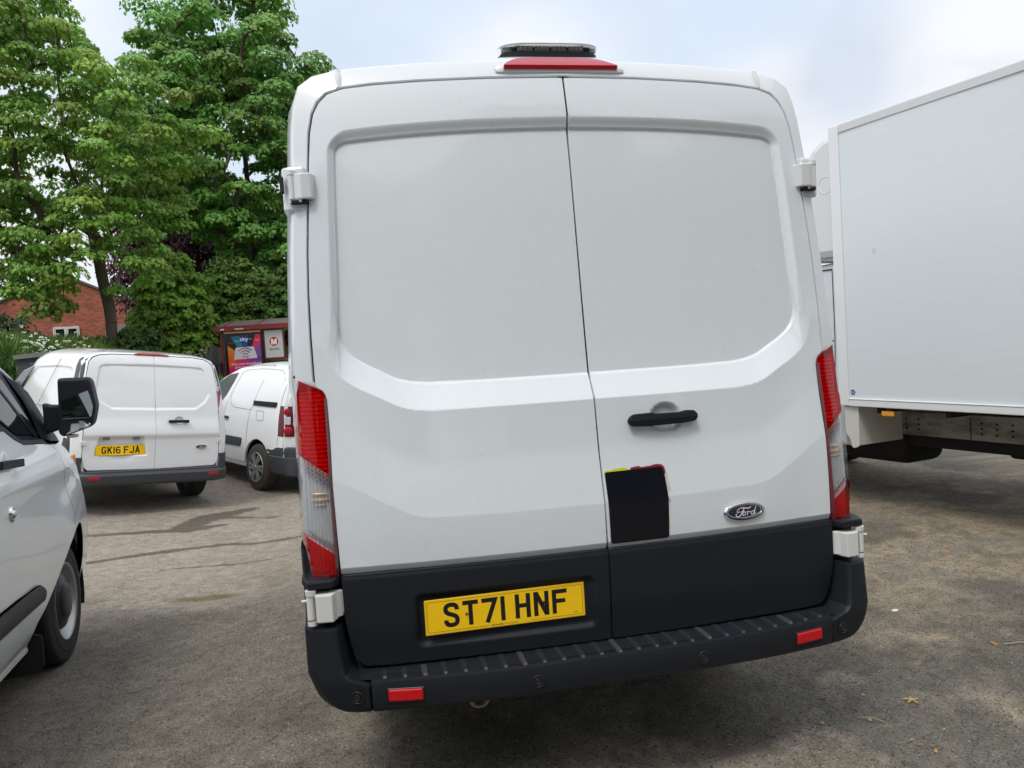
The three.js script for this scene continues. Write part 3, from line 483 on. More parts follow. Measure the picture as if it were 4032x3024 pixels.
  for (let i = 0; i < 25; i++) {
    const x = -0.735 + i * 0.0613, z1 = zE(x) - 0.012, z0 = -0.012, y = yE(x) + 0.0025;
    const sec = (z, w, h) => [[x - w, y - 0.003, z], [x - w * 0.6, y + h, z], [x + w * 0.6, y + h, z], [x + w, y - 0.003, z]];
    part(bumper, 'tread_rib', loft([sec(z0, 0.013, 0.002), sec(lerp(z0, z1, 0.5), 0.0115, 0.0045), sec(z1 - 0.006, 0.009, 0.0055), sec(z1, 0.006, 0.0)], { crease: 0.5 }), i % 5 === 2 ? std([0.045, 0.044, 0.043], 0.6) : std([0.022, 0.024, 0.028], 0.45));
  }
  for (const s of [-1, 1]) {
    const rows = [0.440, 0.446, 0.458, 0.476, 0.5, 0.525, 0.535, 0.548, 0.565, 0.59, 0.62, 0.66, 0.694, 0.7015];
    const inn = (y) => pl([[0.44, 0.7795], [0.527, 0.7795], [0.534, 0.80], [0.542, 0.83], [0.56, 0.853], [0.6, 0.862], [0.70, 0.872]], y), outX = (y) => pl([[0.44, 0.852], [0.45, 0.872], [0.476, 0.900], [0.5, 0.916], [0.567, 0.940], [0.70, 0.942]], y);
    const fz = (y) => pl([[0.44, 0.030], [0.452, 0.044], [0.53, 0.048], [0.6, 0.036], [0.70, 0.024]], y);
    const f2 = (y, x) => fz(y) + (x < 0.8 ? 0.007 : 0);
    const sec = (y) => { const a = inn(y), b = outX(y), z = fz(y), sd = Math.min(b + 0.026, 0.967); return [[a - 0.034, y, -0.08], [a - 0.022, y, -0.045], [a - 0.006, y, z - 0.014], [a, y, z - 0.004], [a + 0.006, y, z], [lerp(a, b, 0.5), y, z - 0.005], [b - 0.006, y, z - 0.016], [b, y, z - 0.022], [sd - 0.004, y, z - 0.055], [sd, y, z - 0.07], [sd + 0.004, y, -0.2], [sd, y, -0.42]].map(([x, yy, zz]) => [s * x, yy, zz]); };
    const rings = rows.map(sec), last = rings[rings.length - 1];
    rings.push(last.map(([x, y, z], i) => [s * lerp(Math.abs(x), 0.915, i > 3 && i < 9 ? 0.25 : 0.05), y + 0.002, z - 0.012]), last.map(([x, y, z]) => [s * 0.90, 0.706, -0.07]));
    const horn = part(van, 'bumper_corner', loft(rings, { crease: 0.45 }), M.plastic);
    // upper piece under the lamp, and the strip behind the hinge
    const shelf = s < 0 ? (p) => p : flip;
    const zS = -0.03;
    part(horn, 'corner_shelf', [prism(shelf(roundPoly([[-0.955, -zS - 0.002], [-0.948, -zS - 0.026], [-0.870, -zS - 0.030], [-0.848, -zS + 0.012], [-0.85, -zS + 0.08], [-0.97, -zS + 0.2], [-0.968, -zS + 0.04]], 0.008, 4)), 0.826, 0.8515, 0.006), loft([[0.69, 0], [0.76, 0], [0.83, 0], [0.88, 0], [0.925, 0]].map(([y]) => [[s * 0.945, y, -0.13], [s * 0.962, y, -0.136], [s * 0.970, y, -0.16], [s * 0.974, y, -0.25], [s * 0.965, y, -0.42]]), { crease: 0.6 }), box(0.10, 0.15, 0.03, s * 0.90, 0.765, -0.082, 0.01)], M.plastic);
  }
  for (const s of [-1, 1]) {
    const rf = part(van, 'rear_reflector', box(0.106, 0.037, 0.012, 0, 0, 0, 0.006).rotateY(s * 0.20).rotateZ(0).translate(s * 0.676, 0.4965, zE(0.676) + 0.0015), phys([0.55, 0.006, 0.012], 0.4, { specularIntensity: 0.6 }));
    part(rf, 'reflector_frame', box(0.116, 0.046, 0.008, 0, 0, 0, 0.006).rotateY(s * 0.20).translate(s * 0.676, 0.4955, zE(0.676) - 0.001), M.black);
    for (const [x, y, z, t] of [[0.274, 0.4975, zE(0.274) + 0.0015, 0.06], [0.822, 0.495, 0.0465, 0.3]]) {
      part(van, 'parking_sensor', [new THREE.TorusGeometry(0.0175, 0.0022, 8, 32).rotateY(s * t).translate(s * x, y, z), new THREE.TorusGeometry(0.0095, 0.0015, 8, 24).rotateY(s * t).translate(s * x, y, z + 0.001), cyl(0.009, 0.009, 0.003, 0, 0, 0, 'z').rotateY(s * t).translate(s * x, y, z)], std([0.012, 0.013, 0.015], 0.4));
    }
  }
  part(van, 'towing_eye', [new THREE.TorusGeometry(0.026, 0.008, 10, 24, Math.PI).rotateZ(Math.PI).scale(1, 0.8, 1.3).translate(-0.44, 0.400, -0.03), box(0.05, 0.05, 0.03, -0.44, 0.43, -0.05, 0.008)], std([0.30, 0.24, 0.17], 0.7));
  part(van, 'bumper_bracket', [box(0.06, 0.14, 0.3, -0.44, 0.44, -0.22, 0.01), box(0.06, 0.1, 0.3, 0.44, 0.47, -0.22, 0.01), box(1.3, 0.09, 0.06, 0, 0.48, -0.1, 0.01)], M.gap);
  // number plate
  const zp = S(-0.34, 0.698) + 0.0035, plateTilt = -0.02;
  const plate = part(van, 'number_plate', box(0.52, 0.112, 0.004, -0.339, 0.698, zp, 0.0018), phys([0.86, 0.52, 0.004], 0.32, { clearcoat: 0.6, clearcoatRoughness: 0.15 }));
  part(plate, 'plate_print', new THREE.PlaneGeometry(0.512, 0.105).translate(-0.339, 0.698, zp + 0.0026), new THREE.MeshStandardMaterial({ roughness: 0.3, map: plateTex('ST71 HNF', true), side: THREE.DoubleSide }));
  part(plate, 'plate_screw', [new THREE.SphereGeometry(0.0055, 14, 8).scale(1, 1, 0.5).translate(-0.339 - 0.128, 0.698, zp + 0.003)], M.rust);
  part(plate, 'plate_screw', [new THREE.SphereGeometry(0.006, 14, 8).scale(1, 1, 0.5).translate(-0.339 + 0.122, 0.702, zp + 0.003)], M.black);
  // handle
  {
    const z0 = S(0.25, 1.26) + 0.012, hp = roundPoly([[0.112, 1.250], [0.113, 1.270], [0.126, 1.281], [0.192, 1.283], [0.199, 1.2785], [0.303, 1.277], [0.308, 1.2815], [0.342, 1.2785], [0.352, 1.267], [0.351, 1.255], [0.343, 1.247], [0.304, 1.2435], [0.193, 1.2435], [0.188, 1.2415], [0.124, 1.245]], 0.006, 3);
    const hz = (x, y) => z0 + 0.020 + 0.010 * Math.max(0, 1 - ((x - 0.232) / 0.135) ** 2) - 0.55 * Math.abs(y - 1.262) * 0.35 - (x > 0.1 ? 0.063 * x * x * 0.6 : 0);
    const hd = part(van, 'door_handle', panel(hp, (x, y) => [x, y, hz(x, y)], { cell: 0.006, rim: 0.034, out: 0.003 }), M.plastic);
    part(hd, 'handle_groove', tube(range(0.116, 0.348, 0.02).map((x) => [x, 1.2622, hz(x, 1.2622) + 0.0002]), 0.0007, 5), M.black);
    part(hd, 'handle_joint', tube([[0.187, 1.243, hz(0.187, 1.243) + 0.0003], [0.188, 1.262, hz(0.188, 1.262) + 0.0003], [0.188, 1.281, hz(0.188, 1.281) + 0.0003]], 0.0008, 5), M.black);
    part(hd, 'lock_barrel', tube([[0.197, 1.29, skin(0.197, 1.29, true) + 0.001], [0.2155, 1.292, skin(0.2155, 1.292, true) + 0.001]], 0.0004, 4), M.gapSoft);
  }
  // black patch over the torn sticker
  const lay = (o) => (x, y) => [x, y, skin(x, y, false) + o];
  const torn = (pts, seed, amp) => { const r = rng(seed), o = []; pts.forEach((p, i) => { const q = pts[(i + 1) % pts.length], n = Math.max(1, Math.round(Math.hypot(q[0] - p[0], q[1] - p[1]) / 0.004)); for (let k = 0; k < n; k++) o.push([lerp(p[0], q[0], k / n) + (r() - 0.5) * amp, lerp(p[1], q[1], k / n) + (r() - 0.5) * amp]); }); return o; };
  const st = part(van, 'black_patch', panel(roundPoly([[0.0165, 1.101], [0.2165, 1.1035], [0.2215, 1.068], [0.2255, 1.0], [0.2205, 0.867], [0.0195, 0.868], [0.0185, 0.99]], [0.006, 0.012, 0.002, 0.002, 0.008, 0.010, 0.002], 5), lay(0.0034), { cell: 0.012, rim: 0.0014, out: 0.0006 }), phys([0.005, 0.006, 0.010], 0.3, { specularIntensity: 0.6 }));
  part(st, 'sticker_remnant', panel(torn([[0.015, 1.096], [0.016, 1.1035], [0.034, 1.1065], [0.06, 1.1105], [0.083, 1.112], [0.097, 1.1055], [0.10, 1.09]], 1, 0.0015), lay(0.0018), { cell: 0.02, rim: 0.001, out: 0.0004 }), std([0.62, 0.58, 0.02], 0.4), 'yellow torn edge of a sticker');
  part(st, 'sticker_remnant', panel(torn([[0.104, 1.098], [0.106, 1.1085], [0.136, 1.1125], [0.14, 1.1075], [0.168, 1.108], [0.198, 1.1125], [0.2165, 1.109], [0.224, 1.097], [0.226, 1.08], [0.219, 1.077], [0.2, 1.09]], 2, 0.0015), lay(0.0019), { cell: 0.02, rim: 0.001, out: 0.0004 }), std([0.22, 0.010, 0.022], 0.5), 'dark red torn edge of a sticker');
  part(st, 'sticker_remnant', panel(torn([[0.218, 1.107], [0.2245, 1.108], [0.231, 1.078], [0.2345, 1.045], [0.239, 1.022], [0.229, 1.021], [0.222, 1.05], [0.223, 1.075]], 3, 0.003), lay(0.0012), { cell: 0.02, rim: 0.0006, out: 0.0003 }), std([0.58, 0.55, 0.50], 0.7), 'grey paper backing left behind');
  part(st, 'sticker_remnant', panel(torn([[0.224, 1.0], [0.230, 1.001], [0.2345, 0.986], [0.2265, 0.987]], 4, 0.003), lay(0.0012), { cell: 0.02, rim: 0.0006, out: 0.0003 }), std([0.45, 0.42, 0.38], 0.7), 'grey paper backing left behind');
  part(st, 'sticker_remnant', panel(torn([[0.2205, 0.95], [0.2245, 0.948], [0.2255, 0.905], [0.2205, 0.895]], 5, 0.0015), lay(0.0018), { cell: 0.02, rim: 0.001, out: 0.0004 }), std([0.62, 0.58, 0.02], 0.4), 'yellow torn edge of a sticker');
  // oval badge
  {
    const bz = skin(0.498, 0.926, false) + 0.002, oval = (rx, ry, n = 60) => range(0, 2 * Math.PI * (n - 1) / n, 2 * Math.PI / n).map((a) => [Math.cos(a) * rx, Math.sin(a) * ry]);
    const ringR = (rx, ry, z) => oval(rx, ry).map(([x, y]) => [0.498 + x, 0.926 + y, bz + z - 0.063 * ((0.498 + x) ** 2 - 0.248)]);
    const bd = part(van, 'oval_badge', loft([ringR(0.0775, 0.0325, -0.003), ringR(0.0765, 0.0318, 0.005), ringR(0.0725, 0.0288, 0.0088), ringR(0.067, 0.0245, 0.0078), ringR(0.0655, 0.0235, 0.004)], { closed: true, crease: 0.9 }), M.chrome);
    const face = panel(oval(0.0672, 0.0247), (x, y) => [0.498 + x, 0.926 + y, bz + 0.0050 - 0.063 * ((0.498 + x) ** 2 - 0.248)], { cell: 0.01, rim: 0 });
    part(bd, 'badge_face', face, phys([1, 1, 1], 0.2, { clearcoat: 1, clearcoatRoughness: 0.05, map: ovalScript(0.0672, 0.0247) }));
  }
  // wheels, exhaust and a front mirror beyond the left side
  for (const [x, z] of [[-0.79, -1.25], [0.79, -1.25], [-0.79, -4.75], [0.79, -4.75]]) { const w = part(van, 'wheel', [cyl(0.345, 0.345, 0.22, 0, 0, 0, 'x', 40)], M.rubber); w.position.set(x, 0.345 + Math.min(0, terrain(x, z)), z); }
  part(van, 'exhaust', [tube([[0.5, 0.38, -0.45], [0.5, 0.37, -0.9], [0.45, 0.36, -1.6]], 0.03, 10)], M.gap);
  const mx = -1.085;
  part(van, 'wing_mirror', [roundBlock(mx, 1.405, -4.35, 0.16, 0.3, 0.1), box(0.12, 0.05, 0.06, -1.0, 1.33, -4.35, 0.01)], M.plastic);
}
function roundBlock(x, y, z, w, h, d) { return new RoundedBoxGeometry(w, h, d, 3, Math.min(w, h, d) * 0.35).translate(x, y, z); }
// ------------------------------------------------------------------ the two smaller vans at the far side of the yard
const tyre = (r, w, x, y, z) => { const g = new THREE.LatheGeometry([[0.62, 0.5], [0.70, 0.5], [0.93, 0.48], [0.98, 0.42], [1, 0.30], [1, -0.30], [0.98, -0.42], [0.93, -0.48], [0.70, -0.5], [0.62, -0.5]].map(([a, b]) => new THREE.Vector2(a * r, b * w)), 48); return g.rotateZ(Math.PI / 2).translate(x, y, z); };
const groove = (pts, r = 0.0035) => tube(pts, r, 5);
function shellRings(list, rings) { // half list of [door x, y, side x, y]; rings of functions
  const all = [...list.map(([a, b, c, d]) => [-a, b, -c, d]), ...list.slice(0, -1).reverse()];
  return rings.map((f) => all.map((q) => f(...q)));
}
{
  const van = thing('small_van', 'small white van with grey bumper whose yellow plate reads GK16 FJA', 'van', [-3.158, -0.129, -7.254]);
  van.rotation.set(0.0611, 0.5575, -0.1044, 'YXZ');
  const zc = (y) => ps([[0.3, 0.03], [0.5, 0.024], [0.85, 0.022], [1.2, -0.02], [1.45, -0.065], [1.68, -0.12], [1.76, -0.15], [1.84, -0.2]], y), S = (x, y) => zc(y) - 0.055 * x * x;
  const side = (y) => ps([[0.28, 0.80], [0.45, 0.865], [0.62, 0.895], [0.9, 0.90], [1.05, 0.89], [1.2, 0.87], [1.4, 0.832], [1.55, 0.80], [1.70, 0.755], [1.76, 0.70]], y);
  const rec = [[0, 1.694], [0.42, 1.688], [0.56, 1.676], [0.592, 1.64], [0.618, 1.50], [0.645, 1.35], [0.585, 1.262], [0.475, 1.180], [0, 1.176]];
  const recD = (x, y) => { const a = Math.abs(x); let d = 1; for (let i = 0; i < rec.length - 1; i++) { const [p, q] = [rec[i], rec[i + 1]], ex = q[0] - p[0], ey = q[1] - p[1], L = Math.hypot(ex, ey); d = Math.min(d, -((a - p[0]) * -ey + (y - p[1]) * ex) / L * -1 * -1); } return d; };
  const skin = (x, y) => {
    let z = S(x, y) - 0.013 * sstep(0, 0.022, recD(x, y));
    if (x > 0.0) z += 0.018 * sstep(0.835, 0.905, y) * sstep(1.12, 0.90, y) - 0.0; else {
      const q = Math.max(Math.abs(x + 0.36) - lerp(0.275, 0.235, clamp((y - 0.66) / 0.22, 0, 1)), Math.abs(y - 0.772) - 0.108);
      z += 0.018 * sstep(0.835, 0.905, y) * sstep(1.12, 0.90, y); z -= 0.034 * sstep(0.008, -0.03, q);
      z -= 0.010 * Math.exp(-(((x + 0.33) / 0.16) ** 2 + ((y - 0.655) / 0.05) ** 2));
    }
    if (x > 0) z -= 0.018 * sstep(1.02, 0.6, Math.hypot((x - 0.268) / 0.055, (y - 1.052) / 0.045));
    return z;
  };
  const out = [[0.45, 1.787], [0.58, 1.771], [0.645, 1.742], [0.682, 1.695], [0.720, 1.5], [0.74, 1.2], [0.746, 0.9], [0.75, 0.62], [0.736, 0.555], [0.70, 0.517]];
  const doors = [-1, 1].map((s) => part(van, 'rear_door', panel([[s * 0.005, 1.792], ...out.map(([x, y]) => [s * x, y]), [s * 0.005, 0.508]], (x, y) => [x, y, skin(x, y)], { cell: 0.016, cellV: 0.013, rim: 0.025, out: 0.003 }), M.whiteFar));
  const list = [[0.70, 0.40, 0.83, 0.40], [0.762, 0.62, 0.875, 0.62], [0.757, 0.9, 0.88, 0.9], [0.751, 1.2, 0.855, 1.2], [0.731, 1.5, 0.80, 1.5], [0.694, 1.70, 0.755, 1.70], [0.655, 1.752, 0.70, 1.765], [0.585, 1.782, 0.60, 1.80], [0.45, 1.797, 0.45, 1.815], [0, 1.802, 0, 1.824]];
  const R = (z, dx, f) => (a, b, c, d) => [c * (1 + dx), f(d), z + 0.0 * c];
  part(van, 'body', loft(shellRings(list, [(a, b) => [a, b, S(a, b) - 0.035], (a, b) => [a, b, S(a, b) - 0.004], (a, b, c, d) => [lerp(a, c, 0.8), lerp(b, d, 0.9), S(a, b) - 0.05], (a, b, c, d) => [c, d, S(a, b) - 0.13],
    R(-0.45, 0.028, (y) => y + 0.012 * sstep(1.4, 1.8, y)), R(-1.3, 0.035, (y) => y + 0.022 * sstep(1.4, 1.8, y)), R(-1.65, 0.034, (y) => (y > 1.2 ? 1.2 + (y - 1.2) * 1.0 : y)), R(-2.0, 0.032, (y) => (y > 1.2 ? 1.2 + (y - 1.2) * 0.9 : y)), R(-2.45, 0.025, (y) => (y > 1.1 ? 1.1 + (y - 1.1) * 0.62 : y)), R(-2.85, 0.02, (y) => (y > 1.0 ? 1.0 + (y - 1.0) * 0.36 : y)), R(-3.2, 0.01, (y) => (y > 0.9 ? 0.9 + (y - 0.9) * 0.2 : y)), R(-3.9, -0.04, (y) => (y > 0.8 ? 0.8 + (y - 0.8) * 0.1 : y)), R(-4.2, -0.2, (y) => 0.4 + (y - 0.4) * 0.25)]), { crease: 0.8, capB: true }), M.whiteFar);
  part(van, 'door_seal', [bar([0, 0.51, S(0, 0.51) - 0.018], [0, 1.2, -0.04], 0.03, 0.01), bar([0, 1.2, -0.04], [0, 1.79, S(0, 1.79) - 0.018], 0.03, 0.01)], M.gap);
  part(van, 'floor_pan', box(1.5, 0.08, 3.9, 0, 0.38, -2.1, 0.02), M.gap);
  for (const [x, z] of [[-0.78, -0.88], [0.78, -0.88], [-0.78, -3.5], [0.78, -3.5]]) { const w = part(van, 'wheel', tyre(0.322, 0.20, x, 0.322, z), M.rubber); part(w, 'hub_cap', cyl(0.2, 0.18, 0.14, x, 0.322, z, 'x', 30), M.plasticGrey); }
  // rear bumper, its raised corners and the grey quarter trims
  const bs = (x) => { const a = Math.abs(x), b = a > 0.6 ? 0.16 * ((a - 0.6) / 0.28) ** 2 : 0; return [[x, 0.505 + 0.0 * a, -0.02 - b], [x, 0.505, 0.060 - b], [x, 0.497, 0.075 - b], [x, 0.485, 0.075 - b], [x, 0.462, 0.105 - b], [x, 0.455, 0.110 - b], [x, 0.37, 0.105 - b], [x, 0.340, 0.085 - b], [x, 0.335, 0.0 - b]]; };
  const bumper = part(van, 'rear_bumper', loft(range(-0.885, 0.885, 0.03).map(bs), { crease: 0.5, capA: true, capB: true }), M.plasticGrey);
  for (const s of [-1, 1]) {
    part(bumper, 'bumper_corner', loft([0.34, 0.40, 0.50, 0.56, 0.64, 0.655, 0.655].map((y, i) => { const k = i === 6 ? 0.03 : 0; return [[0.752, -0.03 - k], [0.775, 0.01 - k], [0.82, -0.005 - k], [0.875, -0.075], [0.912 - k, -0.20], [0.918 - k, -0.45]].map(([x, z]) => [s * x, y, z]); }), { crease: 0.5 }), M.plasticGrey);
    part(van, 'quarter_trim', loft([0.65, 0.75, 0.85, 0.93].map((y, i) => [[0.757, -0.03], [0.81, -0.045], [0.870, -0.09], [0.902 - 0.01 * i, -0.16], [0.908 - 0.01 * i, -0.30 + 0.03 * i]].map(([x, z]) => [s * x, y, z]))), M.plasticGrey);
    part(van, 'pillar_trim', loft([1.36, 1.45, 1.55, 1.65, 1.72, 1.745].map((y, i) => { const o = pl(out.slice().reverse().map(([x, yy]) => [yy, x]), y) + 0.007, e = ps([[1.36, 0.836], [1.5, 0.808], [1.7, 0.760], [1.75, 0.715]], y), z = S(o, y); return [[o, z - 0.014], [lerp(o, e, 0.5), z - 0.024], [e * 0.995, z - 0.085], [e + 0.004, z - (i > 4 ? 0.09 : 0.125)]].map(([x, zz]) => [s * x, y, zz]); })), std([0.075, 0.08, 0.085], 0.35));
    const lp = (y0, y1, m, n) => part(lamp, n, panel([[0.755, y0[0]], [0.80, y0[1]], [0.862, y0[2]], [0.862, y1[2]], [0.80, y1[1]], [0.755, y1[0]]], (x, y) => { const q = Math.min(x, lerp(0.80, 0.905, clamp((1.40 - y) / 0.35, 0, 1)) * 0.98); return [s * q, y, S(0.75, y) - 0.012 - 0.9 * (q - 0.755) - 2.2 * Math.max(0, q - 0.81) + 0.006]; }, { cell: 0.02, rim: 0.015 }), m);
    const lamp = new THREE.Group(); lamp.name = 'tail_lamp'; van.add(lamp);
    lp([0.845, 0.845, 0.87], [0.985, 0.975, 0.965], M.redSolid, 'red_lens'); lp([0.99, 0.98, 0.97], [1.12, 1.17, 1.22], phys([0.55, 0.52, 0.52], 0.15, { clearcoat: 1 }), 'clear_lens'); lp([1.125, 1.175, 1.225], [1.395, 1.355, 1.30], M.redSolid, 'red_lens');
    part(van, 'rear_reflector', box(0.118, 0.034, 0.01, s * 0.655, 0.430, 0.1115 - 0.16 * (0.055 / 0.28) ** 2, 0.006), M.redSolid);
    part(van, 'hinge', [box(0.035, 0.05, 0.025, s * 0.760, 0.812, S(0.75, 0.81) + 0.004, 0.005), box(0.012, 0.035, 0.03, s * 0.742, 0.812, S(0.75, 0.81) + 0.010, 0.003)], M.cream);
    part(van, 'hinge', [box(0.034, 0.055, 0.025, s * 0.738, 1.43, S(0.73, 1.43) + 0.002, 0.005)], M.cream);
  }
  const zp = S(-0.36, 0.73) - 0.012;
  const plate = part(van, 'number_plate', loft(range(-0.26, 0.26, 0.04).map((x) => { const b = 0.014 * Math.exp(-((x / 0.12) ** 2)); return [[-0.367 + x, 0.674, zp + b], [-0.367 + x, 0.6745, zp + 0.004 + b], [-0.367 + x, 0.7845, zp + 0.004], [-0.367 + x, 0.785, zp]]; }), { capA: true, capB: true }), phys([0.86, 0.52, 0.004], 0.32));
  const pg = new THREE.PlaneGeometry(0.512, 0.105, 26, 6); { const a = pg.attributes.position; for (let i = 0; i < a.count; i++) { const x = a.getX(i), y = a.getY(i), b = 0.014 * Math.exp(-((x / 0.12) ** 2)); a.setXYZ(i, -0.367 + x, 0.7295 + y, zp + 0.0052 + b * clamp((0.0525 - y) / 0.105, 0, 1)); } pg.computeVertexNormals(); }
  part(plate, 'plate_print', pg, new THREE.MeshStandardMaterial({ roughness: 0.3, map: plateTex('GK16 FJA', false), side: THREE.DoubleSide }));
  for (const x of [-0.522, -0.205]) part(van, 'plate_lamp', box(0.068, 0.030, 0.03, x, 0.862, S(x, 0.86) - 0.004, 0.005), std([0.12, 0.13, 0.14], 0.5));
  part(van, 'door_handle', [roundBlock(0.255, 1.048, S(0.25, 1.05) + 0.026, 0.235, 0.034, 0.032), box(0.03, 0.026, 0.04, 0.16, 1.048, S(0.25, 1.05) + 0.008), box(0.03, 0.026, 0.04, 0.35, 1.048, S(0.25, 1.05) + 0.006)], M.plastic);
  const zb = skin(0.535, 0.742) + 0.004, ov = (rx, ry, z) => range(0, 6.0, 0.2).map((a) => [0.535 + Math.cos(a) * rx, 0.742 + Math.sin(a) * ry, zb + z]);
  const bd = part(van, 'oval_badge', loft([ov(0.070, 0.030, -0.004), ov(0.068, 0.029, 0.005), ov(0.060, 0.023, 0.006), ov(0.058, 0.021, 0.003)], { closed: true }), M.chrome);
  part(bd, 'badge_face', panel(range(0, 6.0, 0.2).map((a) => [Math.cos(a) * 0.06, Math.sin(a) * 0.023]), (x, y) => [0.535 + x, 0.742 + y, zb + 0.0045], { cell: 0.02, rim: 0 }), phys([1, 1, 1], 0.25, { map: ovalScript(0.06, 0.023) }));
  part(van, 'high_brake_light', loft(range(-1, 1, 0.1).map((t) => { const x = -0.02 + t * 0.19, e = 1 - t ** 4; return [[x, 1.798, -0.165], [x, 1.804, -0.158], [x, 1.806 + 0.016 * e, -0.16 - 0.06 * e], [x, 1.80, -0.24]]; })), M.redSolid);
  // left side: front window, rails, shut lines
  const X = (y) => side(y) * 1.036 + 0.003, on = (z, y) => [-X(y), y, z], lat = (pts) => pts.map(([z, y]) => on(z, y));
  part(van, 'side_window', panel([[-1.90, 1.57], [-2.06, 1.46], [-2.26, 1.32], [-2.42, 1.20], [-2.72, 1.20], [-2.66, 1.34], [-2.35, 1.50]], (z, y) => on(z, y).map((v, i) => (i === 0 ? v - 0.002 : v)), { cell: 0.1, rim: 0.01, face: [-1, 0, 0] }), M.glass);
  [groove(lat([[-0.88, 1.70], [-0.90, 1.63], [-1.02, 1.45], [-1.27, 1.16]]), 0.003), groove(lat([[-0.90, 1.728], [-1.15, 1.722], [-1.5, 1.712]]), 0.003), groove(lat([[-1.34, 1.145], [-1.1, 1.142], [-1.03, 1.14]]), 0.005)].forEach((g) => part(van, 'shut_line', g, M.gapSoft));
  part(van, 'body_moulding', groove(lat([[-0.35, 1.625], [-0.42, 1.632], [-0.86, 1.628], [-1.4, 1.60], [-1.9, 1.575], [-2.3, 1.5]]), 0.006), M.whiteFar);
}
{
  const van = thing('small_van', 'small white van with silver spoked wheels parked in front of the bus shelter', 'van', [-1.055, -0.36, -8.733]);
  van.rotation.set(0.0524, 0.576, -0.096, 'YXZ');
  const side = (y) => ps([[0.26, 0.845], [0.36, 0.88], [0.6, 0.900], [0.95, 0.897], [1.15, 0.880], [1.3, 0.855], [1.45, 0.82], [1.6, 0.772], [1.70, 0.705], [1.745, 0.62]], y);
  const tuck = (z) => (z > -0.32 ? 0.62 * (z + 0.32) ** 2 : 0) + (z < -2.2 ? 0.10 * (z + 2.2) ** 2 : 0);
  const on = (z, y, o = 0) => [-(side(y) - tuck(z) + o), y, z];
  const arch = range(-0.02, Math.PI + 0.02, 0.157).map((a) => [-0.752 + Math.cos(a) * 0.385, 0.315 + Math.sin(a) * 0.385]);
  const top = [[-0.05, 1.742], [-0.7, 1.742], [-1.25, 1.70], [-1.6, 1.65], [-2.0, 1.50], [-2.35, 1.32], [-2.6, 1.17]];
  part(van, 'body_side', panel([[-0.10, 0.64], [-0.21, 0.64], ...arch.filter(([z, y]) => z > -0.42 ? y > 0.6 : true), [-1.13, 0.28], [-3.0, 0.28], [-3.0, 1.0], ...top.slice().reverse(), [-0.03, 1.5], [-0.06, 1.2]], (z, y) => on(z, y), { cell: 0.05, rim: 0.03, face: [-1, 0, 0] }), M.whiteFar);
  const roofY = (z) => ps([[-3.0, 0.95], [-2.6, 1.19], [-2.35, 1.35], [-2.0, 1.56], [-1.6, 1.71], [-1.25, 1.76], [-0.7, 1.795], [-0.05, 1.79]].slice(), z);
  const sideTop = (z) => pl([[-3.0, 0.98], ...top.slice().reverse()], z);
  part(van, 'roof', loft(range(-3.0, -0.02, 0.06).map((z) => { const y = sideTop(z), w = side(Math.min(y, 1.742)) - tuck(z), r = roofY(z) - y; return range(-1, 1, 0.1).map((t) => [t * w, y + r * Math.pow(Math.max(0, 1 - Math.abs(t) ** 3), 0.55), z]); }), { crease: 0.7 }), M.whiteFar);
  part(van, 'far_side', panel([[-0.05, 0.4], [-3.0, 0.4], [-3.0, 1.0], ...top.slice().reverse()], (z, y) => [side(y) - tuck(z), y, z], { cell: 0.1, rim: 0 , face: [1, 0, 0] }), M.whiteFar);
  const rear = (x, y) => [x, y, 0.03 - 0.10 * Math.pow(Math.abs(x) / 0.86, 2.6) - 0.10 * sstep(1.2, 1.8, y)];
  part(van, 'rear_door', panel([[-0.86, 0.48], [0.86, 0.48], [0.87, 1.2], [0.78, 1.6], [0.65, 1.75], [0.3, 1.79], [-0.3, 1.79], [-0.65, 1.75], [-0.78, 1.6], [-0.87, 1.2]], rear, { cell: 0.06, rim: 0.02 }), M.whiteFar);
  part(van, 'bonnet', loft([[-2.98, 1.0, 0.86], [-3.3, 0.98, 0.84], [-3.7, 0.90, 0.78], [-4.0, 0.7, 0.66], [-4.05, 0.35, 0.6]].map(([z, y, w]) => [[-w, 0.3, z], [-w, y - 0.12, z], [-w * 0.85, y, z], [w * 0.85, y, z], [w, y - 0.12, z], [w, 0.3, z]]), { crease: 0.7 }), M.whiteFar);
  part(van, 'floor_pan', box(1.25, 0.14, 3.6, 0, 0.38, -2.0, 0.02), M.gap);
  part(van, 'wheel_arch_liner', loft(range(0, Math.PI, 0.2).map((a) => [[-0.86, 0.315 + Math.sin(a) * 0.388, -0.752 + Math.cos(a) * 0.388], [-0.60, 0.315 + Math.sin(a) * 0.388, -0.752 + Math.cos(a) * 0.388], [-0.6, 0.315, -0.752]])), M.gap);
  for (const [x, z] of [[-0.79, -0.755], [0.79, -0.755], [0.79, -3.45], [-0.79, -3.45]]) {
    const w = part(van, 'wheel', tyre(0.318, 0.205, x, 0.312, z), M.tyreDust);
    if (x > 0) continue;
    const rim = part(w, 'wheel_trim', [new THREE.LatheGeometry([[0.2, -0.02], [0.207, 0.0], [0.20, 0.012], [0.188, 0.004], [0.18, -0.05]].map((p) => new THREE.Vector2(...p)), 40).rotateZ(Math.PI / 2).translate(x - 0.105, 0.312, z)], std([0.32, 0.33, 0.34], 0.35, { metalness: 0.6 }));
    part(rim, 'rim_disc', cyl(0.19, 0.19, 0.01, x - 0.06, 0.312, z, 'x', 36), M.gap);
    const fins = []; for (let i = 0; i < 6; i++) for (const o of [-0.22, 0.12]) { const a = i * Math.PI / 3 + o, p = (r, b) => [x - 0.108, 0.312 + Math.sin(a + b) * r, z + Math.cos(a + b) * r]; fins.push(bar(p(0.03, 0.5), p(0.196, 0), 0.02, 0.03)); }
